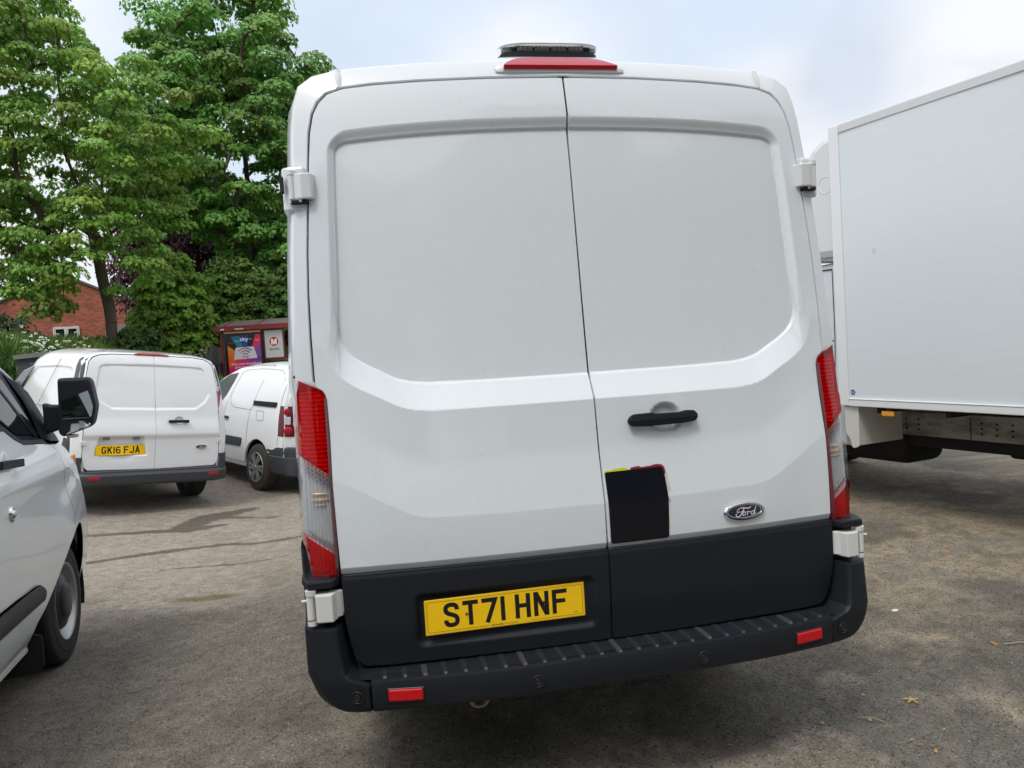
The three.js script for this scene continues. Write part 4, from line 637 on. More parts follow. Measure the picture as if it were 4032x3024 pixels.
    part(rim, 'spoke', join(fins), std([0.42, 0.43, 0.44], 0.35, { metalness: 0.6 }));
    part(rim, 'hub', new THREE.SphereGeometry(0.03, 18, 10).scale(0.5, 1, 1).translate(x - 0.118, 0.312, z), std([0.3, 0.3, 0.31], 0.4, { metalness: 0.5 }));
  }
  part(van, 'side_window', panel([[-1.60, 1.585], [-1.66, 1.45], [-1.80, 1.25], [-1.95, 1.125], [-2.5, 1.10], [-2.42, 1.22], [-2.15, 1.42], [-1.85, 1.55]], (z, y) => on(z, y, 0.003), { cell: 0.08, rim: 0.01, face: [-1, 0, 0] }), phys([0.02, 0.035, 0.028], 0.03));
  const G = (pts, r = 0.003, o = 0.0005) => groove(pts.map(([z, y]) => on(z, y, o)), r);
  [G([[-1.12, 0.34], [-1.075, 0.65], [-1.03, 0.95], [-0.99, 1.11], [-0.93, 1.13], [-0.90, 1.25], [-0.80, 1.5], [-0.715, 1.70], [-0.73, 1.722], [-1.1, 1.705], [-1.42, 1.672]]), G([[-1.12, 0.34], [-1.5, 0.335], [-1.9, 0.34]]), G([[-1.45, 1.66], [-1.52, 1.55], [-1.66, 1.27], [-1.78, 1.05], [-1.83, 0.8], [-1.86, 0.4]]), G([[-0.205, 0.66], [-0.19, 0.79], [-0.185, 1.19], [-0.16, 1.45], [-0.07, 1.70]])].forEach((g) => part(van, 'shut_line', g, M.gapSoft));
  part(van, 'body_moulding', [G([[-0.955, 1.085], [-1.3, 1.088], [-1.5, 1.09], [-1.62, 1.14], [-1.64, 1.22], [-1.56, 1.42], [-1.46, 1.58], [-1.38, 1.625], [-1.05, 1.655], [-0.74, 1.662], [-0.42, 1.655], [-0.30, 1.62], [-0.22, 1.52]], 0.005, -0.002)], M.gapSoft);
  part(van, 'fuel_flap', G([[-0.60, 1.085], [-0.79, 1.088], [-0.805, 1.07], [-0.80, 0.97], [-0.785, 0.957], [-0.62, 0.96], [-0.602, 0.975], [-0.598, 1.07], [-0.605, 1.085]], 0.0035), M.gapSoft);
  part(van, 'slide_rail', [bar(on(-0.92, 1.188, 0.0), on(-0.27, 1.20, 0.0), 0.02, 0.06), bar(on(-0.925, 1.16, 0.008), on(-0.29, 1.165, 0.008), 0.012, 0.012)], M.gap);
  part(van, 'side_trim', panel(roundPoly([[-1.20, 0.672], [-1.235, 0.56], [-2.6, 0.54], [-2.6, 0.66]], 0.03, 4), (z, y) => on(z, y, 0.016), { cell: 0.1, rim: 0.02, out: 0.005, face: [-1, 0, 0] }), M.plasticGrey);
  const hd = part(van, 'door_handle', [bar(on(-1.63, 0.935, 0.02), on(-1.80, 0.935, 0.02), 0.022, 0.028)], M.plastic);
  part(hd, 'handle_bowl', new THREE.SphereGeometry(0.055, 20, 12).scale(0.12, 1, 0.8).translate(...on(-1.70, 0.935, 0.001)), M.whiteOld);
  const bump = (y0, y1, o, z0) => loft([[y0, o - 0.02], [y0 + 0.02, o], [lerp(y0, y1, 0.5), o + 0.006], [y1 - 0.02, o], [y1, o - 0.025]].map(([y, q]) => [...range(z0, -0.06, 0.06).map((z) => on(z, Math.min(y, 0.9), q)), ...range(0.0, 1, 0.08).map((t) => { const a = t * 1.3; return [-0.85 + Math.sin(a) * 0.10 + Math.max(0, t - 0.3) * 1.7 * 0 - q, y, -0.02 + (1 - Math.cos(a)) * 0.16 + q * 0.5]; }), [-0.4, y, 0.14 + q], [0.4, y, 0.14 + q], [0.86, y, 0.02]]), { crease: 0.6 });
  part(van, 'rear_bumper', [bump(0.27, 0.53, 0.012, -0.40), bump(0.50, 0.655, -0.004, -0.46)], M.plasticGrey);
  const lamp = new THREE.Group(); lamp.name = 'tail_lamp'; van.add(lamp);
  const lz = (x, y) => { const q = rear(x, y); return [q[0], q[1], q[2] + 0.006]; };
  part(lamp, 'lamp_housing', loft(range(0.79, 1.19, 0.04).map((y) => [on(-0.19, y, 0.004), on(-0.10, y, 0.008), on(-0.07, y, 0.0), lz(-0.83, y), lz(-0.78, y), lz(y < 0.95 ? -0.735 : -0.76, y)]), { crease: 0.9 }), M.darkRed);
  part(lamp, 'round_lens', new THREE.SphereGeometry(0.062, 24, 14).scale(1, 1, 0.35).translate(...lz(-0.822, 0.868).map((v, i) => v + (i === 2 ? 0.006 : 0))), M.redSolid);
  part(lamp, 'round_lens', new THREE.SphereGeometry(0.045, 24, 14).scale(1, 1, 0.35).translate(...lz(-0.845, 1.118).map((v, i) => v + (i === 2 ? 0.004 : 0))), M.redSolid);
  part(lamp, 'clear_lens', box(0.085, 0.105, 0.02, 0, 0, 0, 0.012).rotateY(-0.35).translate(...lz(-0.832, 1.0)), phys([0.6, 0.6, 0.6], 0.15, { clearcoat: 1 }));
}
// ------------------------------------------------------------------ the near van at the left edge and the box truck on the right
{
  const van = thing('medium_van', 'silvery white van at the left edge with a black door mirror and front wheel', 'van', [-2.375, -0.045, -2.17], 0.0698);
  const X = (z, y) => ps([[0.20, -0.10], [0.33, -0.035], [0.45, -0.005], [0.62, 0.012], [0.85, 0.022], [0.98, 0.020], [1.06, 0.026], [1.12, 0.018], [1.2, -0.004], [1.27, -0.04], [1.45, -0.11], [1.7, -0.215], [1.9, -0.31]], y) - (z < -0.05 ? 0.10 * (z + 0.05) ** 2 + 0.16 * sstep(0.9, 1.3, y) * Math.min(0.4, -z - 0.05) : 0) + 0.022 * Math.exp(-(((z + 0.12) / 0.28) ** 2)) * sstep(0.98, 0.7, y) * sstep(0.3, 0.55, y);
  const on = (z, y, o = 0) => [X(z, y) + o, y, z];
  const archR = [[0.43, 0.335], [0.40, 0.36], [0.305, 0.40], [0.19, 0.475], [0.06, 0.57], [-0.06, 0.648], [-0.15, 0.692]], archF = [[-0.16, 0.695], [-0.22, 0.713], [-0.288, 0.72], [-0.36, 0.702], [-0.41, 0.66], [-0.44, 0.60], [-0.452, 0.52], [-0.44, 0.44], [-0.42, 0.36]];
  const seam = [[-0.155, 0.70], [-0.185, 0.764], [-0.152, 0.857], [-0.112, 0.93], [-0.10, 0.975], [-0.118, 1.05], [-0.10, 1.11], [-0.06, 1.16], [0.0, 1.205]];
  const belt = [[0.0, 1.215], [0.10, 1.228], [0.36, 1.252], [0.43, 1.288], [0.49, 1.332], [0.62, 1.350], [1.14, 1.362]];
  const F = { face: [1, 0, 0], cell: 0.03 };
  part(van, 'door', panel([...archR.slice(1), ...seam, ...belt.slice(0), [1.14, 0.30], [0.46, 0.30]], (z, y) => on(z, y), { ...F, rim: 0.03, out: 0.003 }), M.silverWhite);
  part(van, 'front_wing', panel([...archF.slice().reverse(), ...seam.map(([z, y]) => [z - 0.006, y]), [-0.05, 1.222], [-0.16, 1.212], [-0.283, 1.178], [-0.37, 1.145], [-0.439, 1.098], [-0.485, 1.03], [-0.502, 0.96], [-0.515, 0.90], [-0.56, 0.84], [-0.625, 0.76], [-0.69, 0.68], [-0.715, 0.60], [-0.712, 0.50], [-0.69, 0.36]], (z, y) => on(z, y), { ...F, rim: 0.03, out: 0.003 }), M.silverWhite);
  part(van, 'rear_side', panel([[1.148, 0.30], [1.148, 1.362], [1.148, 1.9], [4.2, 1.92], [4.25, 1.3], [4.25, 0.32]], (z, y) => on(z, y), { ...F, cell: 0.12, rim: 0.03 }), M.silverWhite);
  part(van, 'sill', loft([[0.300, -0.052], [0.27, -0.07], [0.235, -0.075], [0.228, -0.10]].map(([y, x]) => range(0.42, 3.4, 0.2).map((z) => [x, y, z])), { crease: 0.5 }), M.silverWhite);
  part(van, 'sill_edge', bar([-0.074, 0.246, 0.43], [-0.074, 0.246, 3.3], 0.012, 0.016), std([0.62, 0.58, 0.48], 0.6));
  // bonnet, nose and roof run across to the far side
  const nose = [[-0.05, 1.222], [-0.283, 1.178], [-0.439, 1.098], [-0.502, 0.96], [-0.56, 0.84], [-0.69, 0.68], [-0.715, 0.56], [-0.70, 0.34]];
  part(van, 'bonnet', loft(nose.map(([z, y]) => { const x = on(z, y)[0] - 0.004; return [[x, y, z], [x - 0.02, y + 0.006, z - 0.012], [x - 0.2, y + 0.03, z - 0.08], [-0.98, y + 0.05, z - 0.16], [-1.75, y + 0.03, z - 0.08], [-1.95, y, z]]; }), { crease: 0.9 }), M.silverWhite);
  part(van, 'roof', loft([[0.45, 1.86], [0.75, 1.95], [1.3, 1.985], [4.2, 1.98]].map(([z, y]) => range(0, 1, 0.1).map((t) => { const u = t * 2 - 1; return [-0.985 + u * -0.68, y - 0.07 * Math.abs(u) ** 4, z]; })), { crease: 0.9 }), M.silverWhite);
  part(van, 'back', panel([[-1.9, 0.35], [-0.06, 0.35], [-0.06, 1.3], [-0.32, 1.9], [-1.64, 1.9], [-1.9, 1.3]], (x, y) => [x, y, 4.24], { cell: 0.3, rim: 0.03 }), M.silverWhite);
  part(van, 'windscreen', loft([[0.0, -0.13, 1.225], [1, 0.42, 1.85]].map(([k, z, y]) => range(0, 1, 0.1).map((t) => { const u = t * 2 - 1; return [-0.98 - u * lerp(0.93, 0.70, k), y, z - (1 - u * u) * lerp(0.20, 0.14, k)]; })), { crease: 0.9 }), M.glass);
  part(van, 'far_side', panel([[-0.7, 0.34], [4.2, 0.34], [4.2, 1.9], [0.5, 1.86], [-0.1, 1.22], [-0.6, 0.9]], (z, y) => [-1.96 - X(0.5, y), y, z], { cell: 0.2, rim: 0, face: [-1, 0, 0] }), M.silverWhite);
  part(van, 'inner_floor', [box(1.5, 0.1, 4.2, -0.98, 0.33, 2.0, 0.02), box(1.3, 0.9, 0.1, -0.98, 0.75, 0.5, 0.02), box(1.2, 0.5, 0.5, -0.98, 0.6, -0.3, 0.05)], M.gap);
  part(van, 'wheel_arch_liner', loft(range(-0.35, Math.PI + 0.3, 0.15).map((a) => { const y = 0.33 + Math.sin(a) * 0.40, z = -0.10 - Math.cos(a) * 0.40; return [[-0.03, Math.max(y, 0.2), z], [-0.32, Math.max(y, 0.2), z], [-0.32, 0.33, -0.1]]; })), M.gap);
  // door glass and its black frame
  const frame = [[-0.172, 1.243], [-0.13, 1.205], [0.03, 1.222], [0.10, 1.231], [0.36, 1.255], [0.43, 1.290], [0.49, 1.334], [0.62, 1.352], [1.13, 1.364], [1.13, 1.90], [0.50, 1.895], [0.40, 1.83], [0.10, 1.612], [-0.077, 1.472]];
  part(van, 'window_frame', panel(frame, (z, y) => on(z, y, -0.004), { ...F, cell: 0.05, rim: 0.02 }), M.plastic);
  part(van, 'pillar_edge', tube([on(0.72, 1.925, -0.03), on(0.41, 1.838, -0.002), on(0.10, 1.62, -0.002), on(-0.07, 1.485, -0.002)], 0.010, 6, 30), M.silverWhite);
  const gl = part(van, 'door_glass', panel([[0.075, 1.262], [0.36, 1.292], [0.42, 1.325], [0.485, 1.372], [0.62, 1.39], [1.08, 1.40], [1.08, 1.84], [0.52, 1.84], [0.30, 1.70], [0.16, 1.56]], (z, y) => on(z, y, 0.001), { ...F, cell: 0.06, rim: 0.006 }), M.glass);
  part(gl, 'window_divider', panel([[0.12, 1.262], [0.155, 1.266], [0.43, 1.80], [0.39, 1.775]], (z, y) => on(z, y, 0.004), { ...F, cell: 0.08, rim: 0.01 }), M.plastic);
  part(van, 'mirror_sail', panel([[-0.168, 1.246], [-0.128, 1.207], [0.03, 1.224], [0.08, 1.245], [0.06, 1.36], [0.06, 1.46], [0.09, 1.588], [-0.05, 1.487]], (z, y) => on(z, y, 0.022 * sstep(0.1, 0.02, z)), { ...F, cell: 0.04, rim: 0.02, out: 0.006 }), M.plastic);
  part(van, 'belt_trim', panel([[0.02, 1.213], [0.36, 1.243], [0.435, 1.278], [0.50, 1.326], [1.13, 1.355], [1.13, 1.375], [0.49, 1.346], [0.425, 1.30], [0.355, 1.262], [0.02, 1.236]], (z, y) => on(z, y, 0.004), { ...F, cell: 0.06, rim: 0.01 }), M.plasticGrey);
  // door mirror
  {
    const mo = roundPoly([[0.062, 1.553], [0.205, 1.549], [0.222, 1.530], [0.240, 1.395], [0.214, 1.285], [0.066, 1.238], [0.046, 1.262], [0.056, 1.40]], [0.02, 0.014, 0.012, 0.02, 0.035, 0.02, 0.012, 0.02], 5);
    const w = part(van, 'wing_mirror', [ext(mo, 0.10, 0.016, -0.06)], M.plastic);
    const rot = (g) => g;
    part(w, 'mirror_glass', panel(roundPoly([[0.082, 1.538], [0.197, 1.531], [0.224, 1.392], [0.212, 1.334], [0.070, 1.336], [0.074, 1.40]], 0.012, 4), (x, y) => [x, y, 0.0415 + (x - 0.15) * 0.02 - (y - 1.43) * 0.055], { cell: 0.03, rim: 0.006 }), M.mirror);
    part(w, 'mirror_glass', panel(roundPoly([[0.066, 1.320], [0.200, 1.316], [0.206, 1.292], [0.192, 1.281], [0.073, 1.249], [0.060, 1.262]], 0.012, 4), (x, y) => [x, y, 0.0415 + 0.03 * (x - 0.13) - 0.9 * (x - 0.13) ** 2 - 1.2 * (y - 1.285) ** 2], { cell: 0.02, rim: 0.006 }), M.mirror);
    part(w, 'mirror_arm', [ext(roundPoly([[-0.03, 1.425], [0.005, 1.412], [0.08, 1.408], [0.08, 1.292], [0.0, 1.262], [-0.03, 1.27]], 0.01, 3), 0.07, 0.012, -0.07)], M.plastic);
    part(w, 'side_repeater', roundBlock(0.105, 1.238, -0.005, 0.05, 0.018, 0.05), std([0.62, 0.57, 0.42], 0.3));
  }
  // handle, lock plate, moulding, mud flap
  const hz = (z) => on(z, 1.19);
  part(van, 'door_handle', [bar(on(0.605, 1.178, 0.032), on(0.86, 1.196, 0.032), 0.022, 0.036), bar(on(0.61, 1.18, 0.0), on(0.64, 1.182, 0.03), 0.03, 0.03), bar(on(0.83, 1.195, 0.0), on(0.86, 1.196, 0.03), 0.03, 0.03)], M.plastic);
  part(van, 'handle_bowl', new THREE.SphereGeometry(0.055, 24, 14).scale(0.1, 1, 0.95).translate(...on(0.71, 1.192, 0.001)), M.silverWhite);
  const lk = part(van, 'lock_plate', [new THREE.CylinderGeometry(0.030, 0.038, 0.012, 8).scale(1, 1, 0.8).rotateZ(-Math.PI / 2).translate(...on(0.76, 0.966, 0.006))], M.chrome);
  part(lk, 'lock_cap', new THREE.SphereGeometry(0.02, 16, 10).scale(0.5, 1, 1).translate(...on(0.76, 0.966, 0.012)), M.chrome);
  part(van, 'door_moulding', panel([[1.13, 0.582], [0.52, 0.566], [0.455, 0.560], [0.395, 0.522], [0.362, 0.476], [0.368, 0.462], [1.13, 0.480]], (z, y) => on(z, y, 0.012 + 0.010 * Math.max(0, 1 - ((y - 0.52) / 0.05) ** 2)), { ...F, cell: 0.02, rim: 0.03, out: 0.004 }), M.plasticGrey);
  part(van, 'rear_moulding', panel([[1.16, 0.582], [2.9, 0.60], [2.9, 0.495], [1.16, 0.481]], (z, y) => on(z, y, 0.012 + 0.010 * Math.max(0, 1 - ((y - 0.53) / 0.055) ** 2)), { ...F, cell: 0.04, rim: 0.03, out: 0.004 }), M.plasticGrey);
  part(van, 'mud_flap', ext(roundPoly([[-0.27, 0.30], [-0.06, 0.305], [-0.018, 0.285], [-0.020, 0.135], [-0.045, 0.105], [-0.25, 0.09]], 0.012, 3), 0.012, 0.003, 0.36), M.rubber);
  part(van, 'indicator', roundBlock(on(-0.43, 1.05)[0] - 0.012, 1.04, -0.47, 0.02, 0.11, 0.03), M.amber);
  for (const [x, z] of [[-0.13, -0.10], [-1.84, -0.10], [-0.13, 3.0], [-1.84, 3.0]]) {
    const s = x > -1 ? 1 : -1, xo = x + s * 0.105, w = part(van, 'wheel', tyre(0.332, 0.215, x, 0.327, z), M.rubber);
    part(w, 'sidewall_ring', new THREE.TorusGeometry(0.262, 0.006, 6, 48).rotateY(Math.PI / 2).translate(xo - s * 0.002, 0.327, z), M.rubber);
    part(w, 'rim', new THREE.LatheGeometry([[0.208, -0.012], [0.214, 0.004], [0.207, 0.010], [0.196, 0.0], [0.183, -0.035], [0.172, -0.045], [0.160, -0.040], [0.150, -0.02]].map((p) => new THREE.Vector2(p[0], p[1] * s * -1)), 56).rotateZ(Math.PI / 2).translate(xo - s * 0.006, 0.327, z), std([0.42, 0.42, 0.42], 0.36, { metalness: 0.7 }));
    part(w, 'wheel_disc', [new THREE.LatheGeometry([[0.185, 0.05], [0.155, 0.022], [0.14, 0.0], [0.10, -0.008], [0.095, -0.02], [0.06, -0.03], [0, -0.032]].map((p) => new THREE.Vector2(p[0], p[1] * s)), 48).rotateZ(Math.PI / 2).translate(xo - s * 0.014, 0.327, z), ...range(0, 4 * Math.PI / 5 * 2, 2 * Math.PI / 5).slice(0, 5).map((a) => cyl(0.011, 0.011, 0.02, xo - s * 0.002, 0.327 + Math.sin(a) * 0.08, z + Math.cos(a) * 0.08, 'x', 8))], std([0.013, 0.014, 0.017], 0.42));
  }
}
{
  const t = thing('box_truck', 'tall white box truck on the right with an orange side marker under its body', 'truck', [3.1735, 0, -3.414], 0.2339);
  const panelTex = canvasTex(1024, 512, (g, w, h) => { const r = rng(31); g.fillStyle = 'rgb(226,229,231)'; g.fillRect(0, 0, w, h); for (let i = 0; i < 2600; i++) { g.fillStyle = r() < 0.5 ? 'rgba(206,208,206,0.06)' : 'rgba(238,240,242,0.07)'; g.fillRect(r() * w, r() * h, 2 + r() * 60, 1 + r() * 3); } for (let i = 0; i < 60; i++) { g.fillStyle = `rgba(120,112,100,${0.2 + r() * 0.3})`; g.fillRect(r() * w, r() * h, 1.2, 1.2); } g.strokeStyle = 'rgba(150,146,140,0.8)'; g.beginPath(); g.moveTo(86, 226); g.lineTo(90, 231); g.lineTo(86, 236); g.lineTo(82, 231); g.closePath(); g.stroke(); });
  panelTex.wrapS = panelTex.wrapT = THREE.RepeatWrapping; panelTex.repeat.set(1 / 4.2, 1 / 2.2); panelTex.offset.set(0, -0.4);
  part(t, 'side_panel', panel([[0.056, 0.92], [4.2, 0.92], [4.2, 3.064], [0.056, 3.064]], (z, y) => [0.004 * Math.sin(z * 2.1) * Math.sin(y * 1.7), y, z], { cell: 0.15, rim: 0.02, face: [-1, 0, 0] }), phys([0.94, 0.975, 0.99], 0.34, { map: panelTex, clearcoat: 0.6, clearcoatRoughness: 0.12 }));
  part(t, 'corner_post', [box(0.02, 2.266, 0.101, 0.002, 1.998, 0.0015, 0.006), box(0.14, 2.266, 0.02, 0.07, 1.998, -0.042, 0.006)], phys([0.80, 0.81, 0.82], 0.45, { clearcoat: 0.5 }));
  part(t, 'top_rail', [box(0.02, 0.066, 4.15, 0.0, 3.098, 2.13, 0.006), box(0.05, 0.012, 4.15, 0.02, 3.13, 2.13, 0.005)], std([0.66, 0.67, 0.68], 0.45));
  part(t, 'bottom_rail', [box(0.026, 0.056, 4.15, 0.0, 0.889, 2.13, 0.008), box(0.03, 0.006, 4.15, -0.002, 0.921, 2.13, 0.002)], phys([0.80, 0.81, 0.82], 0.4, { clearcoat: 0.5 }));
  for (let i = 0; i < 7; i++) part(t, 'cross_bearer', box(2.0, 0.06, 0.05, 1.05, 0.838, 0.3 + i * 0.6, 0.005), M.gap);
  part(t, 'box_body', [box(2.06, 2.24, 4.12, 1.06, 1.99, 2.12, 0.02)], M.whiteOld);
  part(t, 'luton_nose', ext([[-0.66, 2.14], [-0.72, 2.26], [-0.70, 2.46], [-0.60, 2.71], [-0.46, 2.90], [-0.31, 3.04], [-0.20, 3.10], [-0.10, 3.12], [0.04, 3.12], [0.04, 2.08], [-0.58, 2.09]].map(([z, y]) => [-z, y]).reverse(), 2.0, 0.07, 0).rotateY(Math.PI / 2).translate(0.07, 0, 0), phys([0.70, 0.71, 0.71], 0.5, { clearcoat: 0.4 }));
  part(t, 'round_emboss', new THREE.TorusGeometry(0.07, 0.006, 8, 32).rotateY(Math.PI / 2).translate(0.073, 2.70, -0.17), phys([0.70, 0.71, 0.71], 0.5, { clearcoat: 0.4 }));
  const cab = part(t, 'cab', ext([[-0.12, 0.5], [-0.12, 2.06], [-0.95, 2.04], [-1.25, 1.95], [-1.75, 1.28], [-2.3, 1.08], [-2.45, 0.85], [-2.45, 0.45]].map(([z, y]) => [-z, y]), 1.86, 0.06, 0).rotateY(Math.PI / 2).translate(0.14, 0, 0), M.white);
  part(cab, 'door_line', [tube([[0.137, 2.0, -0.20], [0.137, 1.4, -0.20], [0.137, 0.62, -0.24]], 0.003, 6), tube([[0.137, 2.0, -0.20], [0.137, 2.0, -0.9]], 0.006, 6)], M.gap);
  part(cab, 'cab_window', box(0.012, 0.58, 0.55, 0.137, 1.66, -1.08, 0.005), M.glass);
  part(t, 'rear_skirt', [ext(roundPoly([[0.010, 0.862], [-0.128, 0.862], [-0.128, 0.535], [-0.075, 0.515], [-0.052, 0.520], [-0.03, 0.60], [0.006, 0.625], [0.010, 0.70]], [0.004, 0.004, 0.02, 0.01, 0.01, 0.02, 0.02, 0.01], 4), 0.012, 0.003, 0).rotateY(Math.PI / 2).translate(0.012, 0, 0), box(0.5, 0.32, 0.012, 0.27, 0.70, 0.118, 0.004)], std([0.62, 0.61, 0.58], 0.6));
  const railTex = canvasTex(1024, 128, (g, w, h) => { const r = rng(8); g.fillStyle = 'rgb(150,149,142)'; g.fillRect(0, 0, w, h); for (let i = 0; i < 900; i++) { const x = r() * w, y = r() * h, s = 3 + r() * 22; if (fbm(x * 0.012, y * 0.03, 2, 3) < 0.46) continue; g.fillStyle = `rgba(${r() < 0.7 ? '58,55,48' : '120,112,98'},${0.05 + r() * 0.16})`; g.beginPath(); g.ellipse(x, y, s, s * 0.7, 0, 0, 7); g.fill(); } for (let i = 0; i < 160; i++) { g.fillStyle = `rgba(40,36,30,${r() * 0.3})`; g.fillRect(r() * w, r() * h, 1 + r() * 2, 4 + r() * 30); } });
  railTex.wrapS = THREE.RepeatWrapping; railTex.repeat.set(1 / 4.0, 1 / 0.2); railTex.offset.set(0.1, -2.8);
  const rail = part(t, 'chassis_rail', panel([[-0.36, 0.735], [-0.36, 0.60], [0.1, 0.578], [4.1, 0.575], [4.1, 0.775], [0.1, 0.765]], (z, y) => [0.55, y, z], { cell: 0.1, rim: 0.07, face: [-1, 0, 0] }), std([1, 1, 1], 0.6, { map: railTex, metalness: 0.15 }));
  for (const z of [0.135, 0.253, 0.80, 0.92, 1.04, 1.4, 1.52]) for (const y of [0.712, 0.670, 0.628]) part(rail, 'bolt_hole', cyl(0.008, 0.008, 0.008, 0.549, y + (z > 0.5 ? 0.0 : 0.0), z, 'x', 12), M.gap);
  for (const z of [0.10, 0.71]) part(rail, 'rail_joint', box(0.006, 0.17, 0.006, 0.549, 0.665, z, 0.002), M.gap);
  part(t, 'far_rail', box(0.08, 0.17, 4.2, 1.45, 0.66, 2.0, 0.01), M.gap);
  part(t, 'under_tank', [box(0.7, 0.13, 4.4, 1.0, 0.53, 1.85, 0.02), roundBlock(1.0, 0.49, 1.25, 0.5, 0.14, 0.8), roundBlock(0.85, 0.45, -0.35, 0.5, 0.3, 0.9), cyl(0.05, 0.05, 3.2, 1.0, 0.55, 1.6, 'z', 16), box(1.3, 0.12, 0.3, 1.05, 0.60, 2.4, 0.02)], M.gap);
  part(t, 'side_marker', roundBlock(0.02, 0.815, 0.41, 0.03, 0.042, 0.115), phys([0.85, 0.36, 0.02], 0.3, { clearcoat: 0.6 }));
  part(t, 'marker_bracket', box(0.012, 0.05, 0.05, 0.036, 0.845, 0.41, 0.003), M.plasticGrey);
  const bg = part(t, 'round_badge', cyl(0.0225, 0.0225, 0.004, -0.003, 0.977, 0.096, 'x', 32), M.chrome);
  const jt = canvasTex(256, 256, (g, w) => { g.fillStyle = 'rgb(24,52,140)'; g.fillRect(0, 0, w, w); g.fillStyle = 'rgb(60,120,200)'; g.beginPath(); g.arc(118, 96, 58, 0, 7); g.fill(); g.fillStyle = '#fff'; g.font = 'bold 104px sans-serif'; g.textAlign = 'center'; g.textBaseline = 'middle'; g.fillText('JCP', 128, 138); });
  jt.repeat.set(1 / 0.038, 1 / 0.038); jt.offset.set(0.5, 0.5);
  part(bg, 'badge_face', panel(range(0, 6.1, 0.2).map((a) => [Math.cos(a) * 0.0185, Math.sin(a) * 0.0185]), (u, v) => [-0.0056, 0.977 + v, 0.096 + u], { cell: 0.02, rim: 0, face: [-1, 0, 0] }), std([1, 1, 1], 0.3, { map: jt }));
  for (const [x, z] of [[0.34, -1.75], [1.80, -1.75], [0.30, 2.75], [1.82, 2.75]]) { const w = part(t, 'wheel', tyre(0.36, 0.24, x, 0.36, z), M.rubber); part(w, 'rim', cyl(0.22, 0.2, 0.18, x, 0.36, z, 'x', 30), M.steel); }
}
// ------------------------------------------------------------------ trees
const bark = canvasTex(256, 512, (g, w, h) => { const r = rng(3); g.fillStyle = 'rgb(128,118,108)'; g.fillRect(0, 0, w, h); for (let i = 0; i < 2600; i++) { const v = 60 + r() * 120; g.fillStyle = `rgba(${v},${v * 0.93},${v * 0.84},0.35)`; g.fillRect(r() * w, r() * h, 1 + r() * 3, 4 + r() * 26); } }, { repeat: [3, 8] });
const barkM = (c) => std(c, 0.95, { map: bark, bumpMap: bark, bumpScale: 0.02 });
function leafGeo(kind) { // lobed leaf lying in xz, stalk at the origin, drooping a little
  const o = kind === 'maple' ? [[0, 0], [0.28, 0.05], [0.5, 0.28], [0.30, 0.42], [0.52, 0.72], [0.24, 0.70], [0, 1.05], [-0.24, 0.70], [-0.52, 0.72], [-0.30, 0.42], [-0.5, 0.28], [-0.28, 0.05]] : [[0, 0], [0.26, 0.25], [0.34, 0.55], [0.2, 0.85], [0, 1.05], [-0.2, 0.85], [-0.34, 0.55], [-0.26, 0.25]];
  const p = [], y = (x, z) => -0.22 * z * z - 0.25 * Math.abs(x);
  for (let i = 0; i < o.length; i++) { const a = o[i], b = o[(i + 1) % o.length]; p.push(0, y(0, 0.4), 0.4, b[0], y(...b), b[1], a[0], y(...a), a[1]); }
  const g = new THREE.BufferGeometry(); g.setAttribute('position', new THREE.BufferAttribute(new Float32Array(p), 3)); g.computeVertexNormals(); return g;
}
const LEAF = { maple: leafGeo('maple'), oval: leafGeo('oval') };
const leafM = (c, t = 0.3) => phys(c, 0.6, { transmission: t, thickness: 0, specularIntensity: 0.6 });
function scatter(parent, name, geo, m, list, colors) { // list of matrices
  const im = new THREE.InstancedMesh(geo, m, list.length); im.name = name; list.forEach((q, i) => im.setMatrixAt(i, q)); if (colors) colors.forEach((c, i) => im.setColorAt(i, c)); im.castShadow = im.receiveShadow = true; im.userData.kind = 'stuff'; (parent ?? scene).add(im); return im;
}
